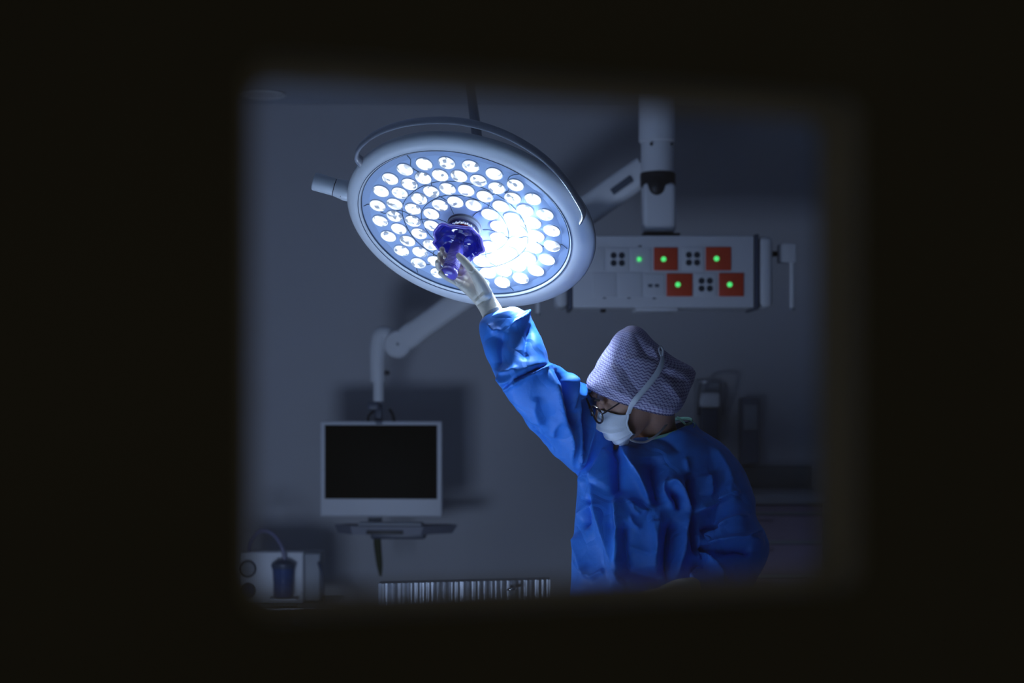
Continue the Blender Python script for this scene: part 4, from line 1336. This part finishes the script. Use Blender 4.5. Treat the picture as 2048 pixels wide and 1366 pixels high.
# sleeve on the resting arm
loft(b, [pair((1330, 940), (1410, 866), 3.95, 0.085),
         pair((1362, 975), (1448, 893), 3.945, 0.094),
         pair((1388, 1010), (1486, 945), 3.93, 0.096),
         pair((1400, 1045), (1504, 992), 3.91, 0.096),
         pair((1404, 1075), (1506, 1030), 3.885, 0.092),
         pair((1406, 1100), (1532, 1082), 3.86, 0.084),
         pair((1402, 1122), (1530, 1122), 3.83, 0.076),
         pair((1398, 1134), (1492, 1180), 3.78, 0.066),
         pair((1390, 1142), (1440, 1205), 3.73, 0.052),
         pair((1384, 1150), (1404, 1208), 3.69, 0.034)], n=56, sub=5, exp=2.15)
V_, N_, f_ = fuse(b, 0.0035, 7)
gpx, gpy = to_px(V_)
cw = np.clip(-N_[:, 1] * 1.8 + 0.25, 0, 1)
R_ = 1
gown_folds = [
    # chest and skirt, left to right
    ([(1184, 812), (1178, 850), (1170, 890), (1160, 932)], 0.012, 12, 22),
    ([(1216, 880), (1200, 912), (1178, 945), (1160, 985)], 0.008, 18, 20),
    ([(1224, 908), (1206, 938), (1188, 968)], 0.016, 11, 24),
    ([(1231, 900), (1231, 950), (1231, 992)], -0.020, 5, 16),
    ([(1188, 968), (1204, 1034), (1222, 1100), (1236, 1150), (1244, 1168)], 0.018, 16, 24),
    ([(1232, 985), (1237, 1034), (1238, 1090), (1239, 1155)], 0.020, 7, 22),
    ([(1247, 1040), (1250, 1090), (1256, 1150)], -0.022, 14, 10),
    ([(1156, 1034), (1172, 1018), (1184, 1008)], 0.007, 8, 12),
    ([(1172, 1060), (1178, 1020), (1185, 990)], -0.012, 12, 10),
    ([(1153, 1064), (1164, 1110), (1180, 1158)], 0.010, 9, 16),
    ([(1180, 1157), (1196, 1148), (1214, 1140)], 0.006, 6, 8),
    ([(1151, 1120), (1166, 1138), (1180, 1156)], 0.005, 7, 7),
    ([(1238, 900), (1262, 932), (1284, 968), (1302, 1012)], 0.020, 7, 26),
    ([(1300, 915), (1306, 960), (1316, 1012)], -0.026, 20, 20),
    ([(1250, 996), (1268, 1008), (1284, 1020), (1306, 1022)], 0.006, 7, 9),
    ([(1264, 1004), (1270, 1020), (1282, 1030)], 0.006, 5, 6),
    ([(1262, 1030), (1268, 1048), (1282, 1058)], 0.005, 5, 6),
    ([(1304, 1032), (1308, 1060), (1314, 1090), (1306, 1112)], 0.007, 6, 10),
    ([(1250, 1092), (1278, 1100), (1300, 1108)], 0.004, 6, 8),
    ([(1320, 1020), (1312, 1090), (1310, 1150)], 0.012, 16, 12),
    ([(1345, 1040), (1336, 1090), (1334, 1165)], -0.028, 12, 16),
    ([(1236, 1150), (1262, 1146), (1300, 1156), (1330, 1160)], -0.014, 14, 12),
    # loop fold by the breast
    ([(1335, 955), (1326, 974), (1334, 996), (1350, 1018)], 0.012, 8, 8),
    ([(1333, 970), (1350, 966), (1364, 982), (1376, 1008), (1382, 1024)], 0.016, 9, 12),
    ([(1342, 985), (1352, 1000), (1358, 1020)], -0.016, 7, 7),
    ([(1376, 948), (1380, 985), (1386, 1022)], -0.022, 8, 10),
    ([(1382, 1024), (1370, 1052), (1366, 1090), (1356, 1130), (1350, 1160)], 0.016, 10, 14),
    ([(1384, 1030), (1384, 1070), (1392, 1112)], -0.024, 7, 8),
    ([(1370, 915), (1374, 935), (1378, 950)], 0.004, 6, 8),
    ([(1416, 948), (1418, 968), (1420, 990)], 0.010, 16, 5),
    ([(1389, 1024), (1420, 1010), (1457, 993), (1480, 987)], 0.012, 6, 16),
    ([(1420, 890), (1445, 925), (1460, 960), (1458, 992)], 0.006, 10, 14),
    # resting sleeve
    ([(1392, 1060), (1394, 1090), (1396, 1120)], 0.010, 10, 8),
    ([(1400, 1068), (1420, 1058), (1446, 1060)], -0.014, 8, 8),
    ([(1398, 1090), (1424, 1076), (1456, 1050), (1496, 1034)], 0.014, 8, 16),
    ([(1400, 1092), (1404, 1106), (1400, 1116)], -0.016, 7, 7),
    ([(1420, 1096), (1448, 1082), (1484, 1080), (1526, 1090)], 0.014, 8, 14),
    ([(1430, 1104), (1470, 1100), (1500, 1106)], -0.014, 9, 9),
    ([(1488, 1080), (1504, 1072), (1518, 1066)], 0.008, 6, 8),
    ([(1398, 1112), (1420, 1122), (1434, 1148), (1444, 1176)], 0.014, 12, 8),
    ([(1384, 1150), (1396, 1134), (1412, 1136)], -0.012, 7, 7),
    # raised sleeve
    ([(1008, 782), (1034, 764), (1064, 748), (1096, 738)], 0.012, 4, 24),
    ([(1006, 778), (1030, 760), (1060, 744), (1092, 733)], -0.012, 7, 5),
    ([(1000, 748), (1018, 762), (1040, 758)], 0.007, 6, 8),
    ([(1000, 742), (1020, 742), (1036, 736)], 0.006, 7, 7),
    ([(1095, 742), (1102, 780), (1112, 820), (1126, 856), (1152, 936)], 0.022, 12, 26),
    ([(1112, 735), (1122, 780), (1128, 820), (1136, 852)], -0.018, 9, 9),
    ([(1134, 748), (1134, 790), (1130, 822)], 0.014, 9, 9),
    ([(1145, 790), (1146, 840), (1152, 880), (1160, 930)], 0.012, 8, 9),
    ([(1166, 800), (1160, 850), (1164, 900)], -0.014, 10, 8),
    ([(1148, 800), (1156, 786), (1170, 784), (1184, 792)], 0.012, 8, 10),
    ([(1004, 664), (996, 700), (996, 740)], -0.010, 12, 14),
    ([(1062, 648), (1052, 690), (1050, 725)], -0.008, 12, 12),
    ([(1022, 654), (1046, 640), (1056, 624)], 0.010, 8, 8),
    ([(980, 648), (990, 664), (1002, 660)], 0.007, 5, 6),
    ([(1074, 792), (1070, 820), (1082, 850)], 0.005, 10, 12),
    ([(1110, 830), (1104, 855), (1106, 872)], 0.005, 6, 7),
    ([(1060, 846), (1086, 880), (1110, 904)], -0.006, 6, 7),
    # shoulders
    ([(1290, 875), (1330, 880), (1360, 905)], -0.006, 12, 14),
    ([(1240, 905), (1232, 915), (1224, 930)], 0.004, 8, 8),
]
V0 = V_.copy()
rs = np.random.RandomState(11)
dis = fold_field(gpx, gpy, [(p_, a_, l_ * 0.8, r_ * 0.8) for p_, a_, l_, r_ in gown_folds])
arm = (gpx > 1395) & (gpy > 1030)
V_ = V_ + N_ * (2.1 * dis * cw)[:, None]
# free crumple everywhere (back of the gown and between the folds)
cr = np.array([(1 - 2 * abs(mnoise.noise(Vector((p[0] * 9 + 3, p[1] * 9, p[2] * 5))))) * 0.6 + (1 - 2 * abs(mnoise.noise(Vector((p[0] * 22, p[1] * 22 + 5, p[2] * 16))))) * 0.22 for p in V_])
V_ = V_ + N_ * (cr * 0.0075)[:, None]
# open the neckline
cc = W(1321, 862, 3.95)
cl_, crr = W(1256, 884, 3.95), W(1387, 846, 3.95)
ux = (crr - cl_) / 2; uy = np.array([0, -0.082, -0.014])
cn = np.cross(ux, uy); cn /= np.linalg.norm(cn)
if cn[2] < 0: cn = -cn
rel = V_ - cc
aa = rel @ ux / (ux @ ux); bb = rel @ uy / (uy @ uy); hgt = rel @ cn
cut = (aa ** 2 + bb ** 2 < 0.93) & (hgt > -0.045)
keep = [q for q in f_ if not any(cut[i] for i in q)]
idx = -np.ones(len(V_), int); used_i = sorted({i for q in keep for i in q}); idx[used_i] = np.arange(len(used_i))
gown = make('surgical_gown', to_buf(V_[used_i], [tuple(int(idx[i]) for i in q) for q in keep]), M['gown'], pr, sharp=180)
pts = [cc + ux * 0.97 * math.cos(a) + uy * 0.99 * math.sin(a) + cn * 0.004 for a in np.linspace(0, 2 * math.pi, 40, endpoint=False)]
make('neck_binding', tube(Buf(), pts, 0.0042, n=8, closed=True, sub=2, flat=0.6), M['green_bind'], gown)
make('neck_tie', tube(Buf(), [W(1372, 850, 3.93), W(1384, 846, 3.92), W(1390, 850, 3.91), W(1386, 856, 3.90)], 0.0035, n=8, flat=0.4), M['green_bind'], gown)
make('neck_tie', tube(Buf(), [W(1372, 850, 3.95), W(1362, 840, 3.96), W(1354, 834, 3.97)], 0.003, n=8, flat=0.4), M['green_bind'], gown)
b = Buf()
for s in (-1, 1):
    hx = xm - 0.01 + 0.1 * s
    tube(b, [(hx - 0.012 * s, 3.96, 0.62), (hx, 3.96, 0.34), (hx, 3.98, 0.10)], [0.10, 0.085, 0.07], n=24)
make('trousers', b, M['scrub'], pr)
for s in (-1, 1):
    hx = xm - 0.01 + 0.1 * s
    b = Buf()
    tube(b, [(hx, 4.03, 0.05), (hx + 0.004 * s, 3.92, 0.052), (hx + 0.008 * s, 3.80, 0.042)], [0.044, 0.047, 0.038], n=20, round_ends=True)
    box(b, (hx + 0.004 * s, 3.91, 0.012), (0.085, 0.27, 0.024), bev=0.01)
    V_, N_, f_ = fuse(b, 0.005, 3)
    V_[:, 2] = np.maximum(V_[:, 2], 0.001)
    make('shoe', to_buf(V_, f_), M['shoe'], pr)

# ------------------------------------------------------------------ gloves
def HP(t, th, r, du=0.0):
    """point around the light's handle: distance t along it, angle th (0 right, 90 away from the camera), radius r"""
    a = math.radians(th)
    return LC + LN * t + U * (-0.002) + U * (r * math.cos(a)) - V * (r * math.sin(a)) * 1.0


# V points up and towards the camera, so -V is down and away: the palm closes round from there
b = Buf()
wr = W(974, 596, 3.83)
finger = []
for i, (t_, ths, tip) in enumerate(((0.103, (35, 70, 110, 145, 166), 0.0070), (0.126, (30, 66, 108, 150, 176), 0.0074), (0.149, (28, 64, 106, 148, 176), 0.0070))):
    pts = [HP(t_ + 0.008, ths[0], 0.046), HP(t_ + 0.004, ths[1], 0.038), HP(t_, ths[2], 0.0310), HP(t_ - 0.002, ths[3], 0.0330), HP(t_ - 0.003, ths[4] + 6, 0.0345)]
    tube(b, pts, [0.0100, 0.0088, 0.0078, 0.0074, tip], n=14, round_ends=True, sub=5)
    finger.append(pts[0])
pk = [W(926, 570, 3.83), W(911, 563, 3.825), W(894, 554, 3.812), W(882, 546, 3.80)]
tube(b, pk, [0.0105, 0.0092, 0.0085, 0.0070], n=14, round_ends=True, sub=5)
finger.append(pk[0])
th_ = [W(970, 586, 3.815), W(957, 560, 3.800), W(944, 541, 3.788), W(929, 523, 3.785), W(918, 512, 3.792)]
tube(b, th_, [0.018, 0.0150, 0.0110, 0.0100, 0.0080], n=16, round_ends=True, sub=5)
for k, p in enumerate(finger):
    tube(b, [wr, (wr * 0.45 + p * 0.55) + np.array([0, 0.006, 0]), p], [0.0175, 0.0165, 0.0120], n=16, round_ends=True)
loft(b, [pair((909, 566), (942, 536), 3.842, 0.009), pair((914, 574), (952, 546), 3.840, 0.013), pair((926, 584), (966, 560), 3.836, 0.017), pair((940, 597), (980, 576), 3.833, 0.019),
         pair((952, 611), (991, 595), 3.832, 0.020), pair((961, 626), (1000, 609), 3.831, 0.0255), pair((966, 637), (1006, 620), 3.830, 0.0290)], n=32, sub=5)
V_, N_, f_ = fuse(b, 0.0015, 3)
px_, py_ = to_px(V_)
gf = [([(950, 606), (960, 596), (972, 586)], 0.0020, 4, 2), ([(952, 612), (964, 603), (980, 594)], -0.0022, 2, 3), ([(948, 600), (958, 590), (966, 582)], -0.0018, 2, 3),
      ([(936, 544), (944, 547), (950, 541)], -0.0022, 2, 2), ([(938, 540), (944, 543), (948, 536)], 0.002, 2, 2), ([(916, 573), (928, 566), (940, 552)], -0.0018, 2, 3),
      ([(966, 628), (980, 620), (996, 614)], 0.0016, 2, 3), ([(906, 556), (910, 564), (914, 570)], -0.0018, 2, 2)]
V_ = V_ + N_ * (fold_field(px_, py_, gf) * np.clip(-N_[:, 1] * 2, 0, 1))[:, None]
gr_ = make('glove', to_buf(V_, f_), M['glove'], pr, sharp=180)
gr_['label'] = 'cream latex glove gripping the violet handle'
cpts = []
cA, cB = W(966, 637, 3.83), W(1006, 620, 3.83)
for a in np.linspace(0, 2 * math.pi, 24, endpoint=False):
    cpts.append((cA + cB) / 2 + (cB - cA) / 2 * math.cos(a) * 1.02 + np.array([0, -0.0295, -0.004]) * math.sin(a))
make('rolled_cuff', tube(Buf(), cpts, 0.0022, n=8, closed=True, sub=2), M['glove'], gr_)

# resting hand, laid on the drape, pointing to the viewer's left
b = Buf()
w2 = W(1384, 1171, 3.665)
kn2 = [W(1322, 1184, 3.56), W(1318, 1186, 3.585), W(1320, 1187, 3.61), W(1326, 1190, 3.635)]
for k, p in enumerate(kn2):
    q1 = p + np.array([-0.038, -0.008, -0.006]); q2 = p + np.array([-0.062, -0.012, -0.024]); q3 = p + np.array([-0.072, -0.012, -0.042])
    if k == 3: q1, q2, q3 = [p + (x_ - p) * 0.8 for x_ in (q1, q2, q3)]
    tube(b, [p, q1, q2, q3], [0.0115, 0.0098, 0.009, 0.0075], n=14, round_ends=True)
    tube(b, [w2, (w2 + p) / 2 + np.array([0, 0, 0.004]), p], [0.020, 0.0175, 0.0125], n=16, round_ends=True)
tube(b, [w2 + np.array([-0.02, -0.012, -0.01]), W(1350, 1200, 3.545), W(1318, 1212, 3.52), W(1300, 1217, 3.515)], [0.017, 0.0135, 0.0105, 0.008], n=16, round_ends=True)
loft(b, [pair((1372, 1160), (1378, 1200), 3.65, 0.022), pair((1384, 1157), (1392, 1203), 3.67, 0.026), pair((1396, 1154), (1406, 1205), 3.69, 0.029)], n=28, sub=4)
V_, N_, f_ = fuse(b, 0.0022, 4)
g2_ = make('glove', to_buf(V_, f_), M['glove'], pr, sharp=180)
g2_['label'] = 'cream latex glove resting low in front'
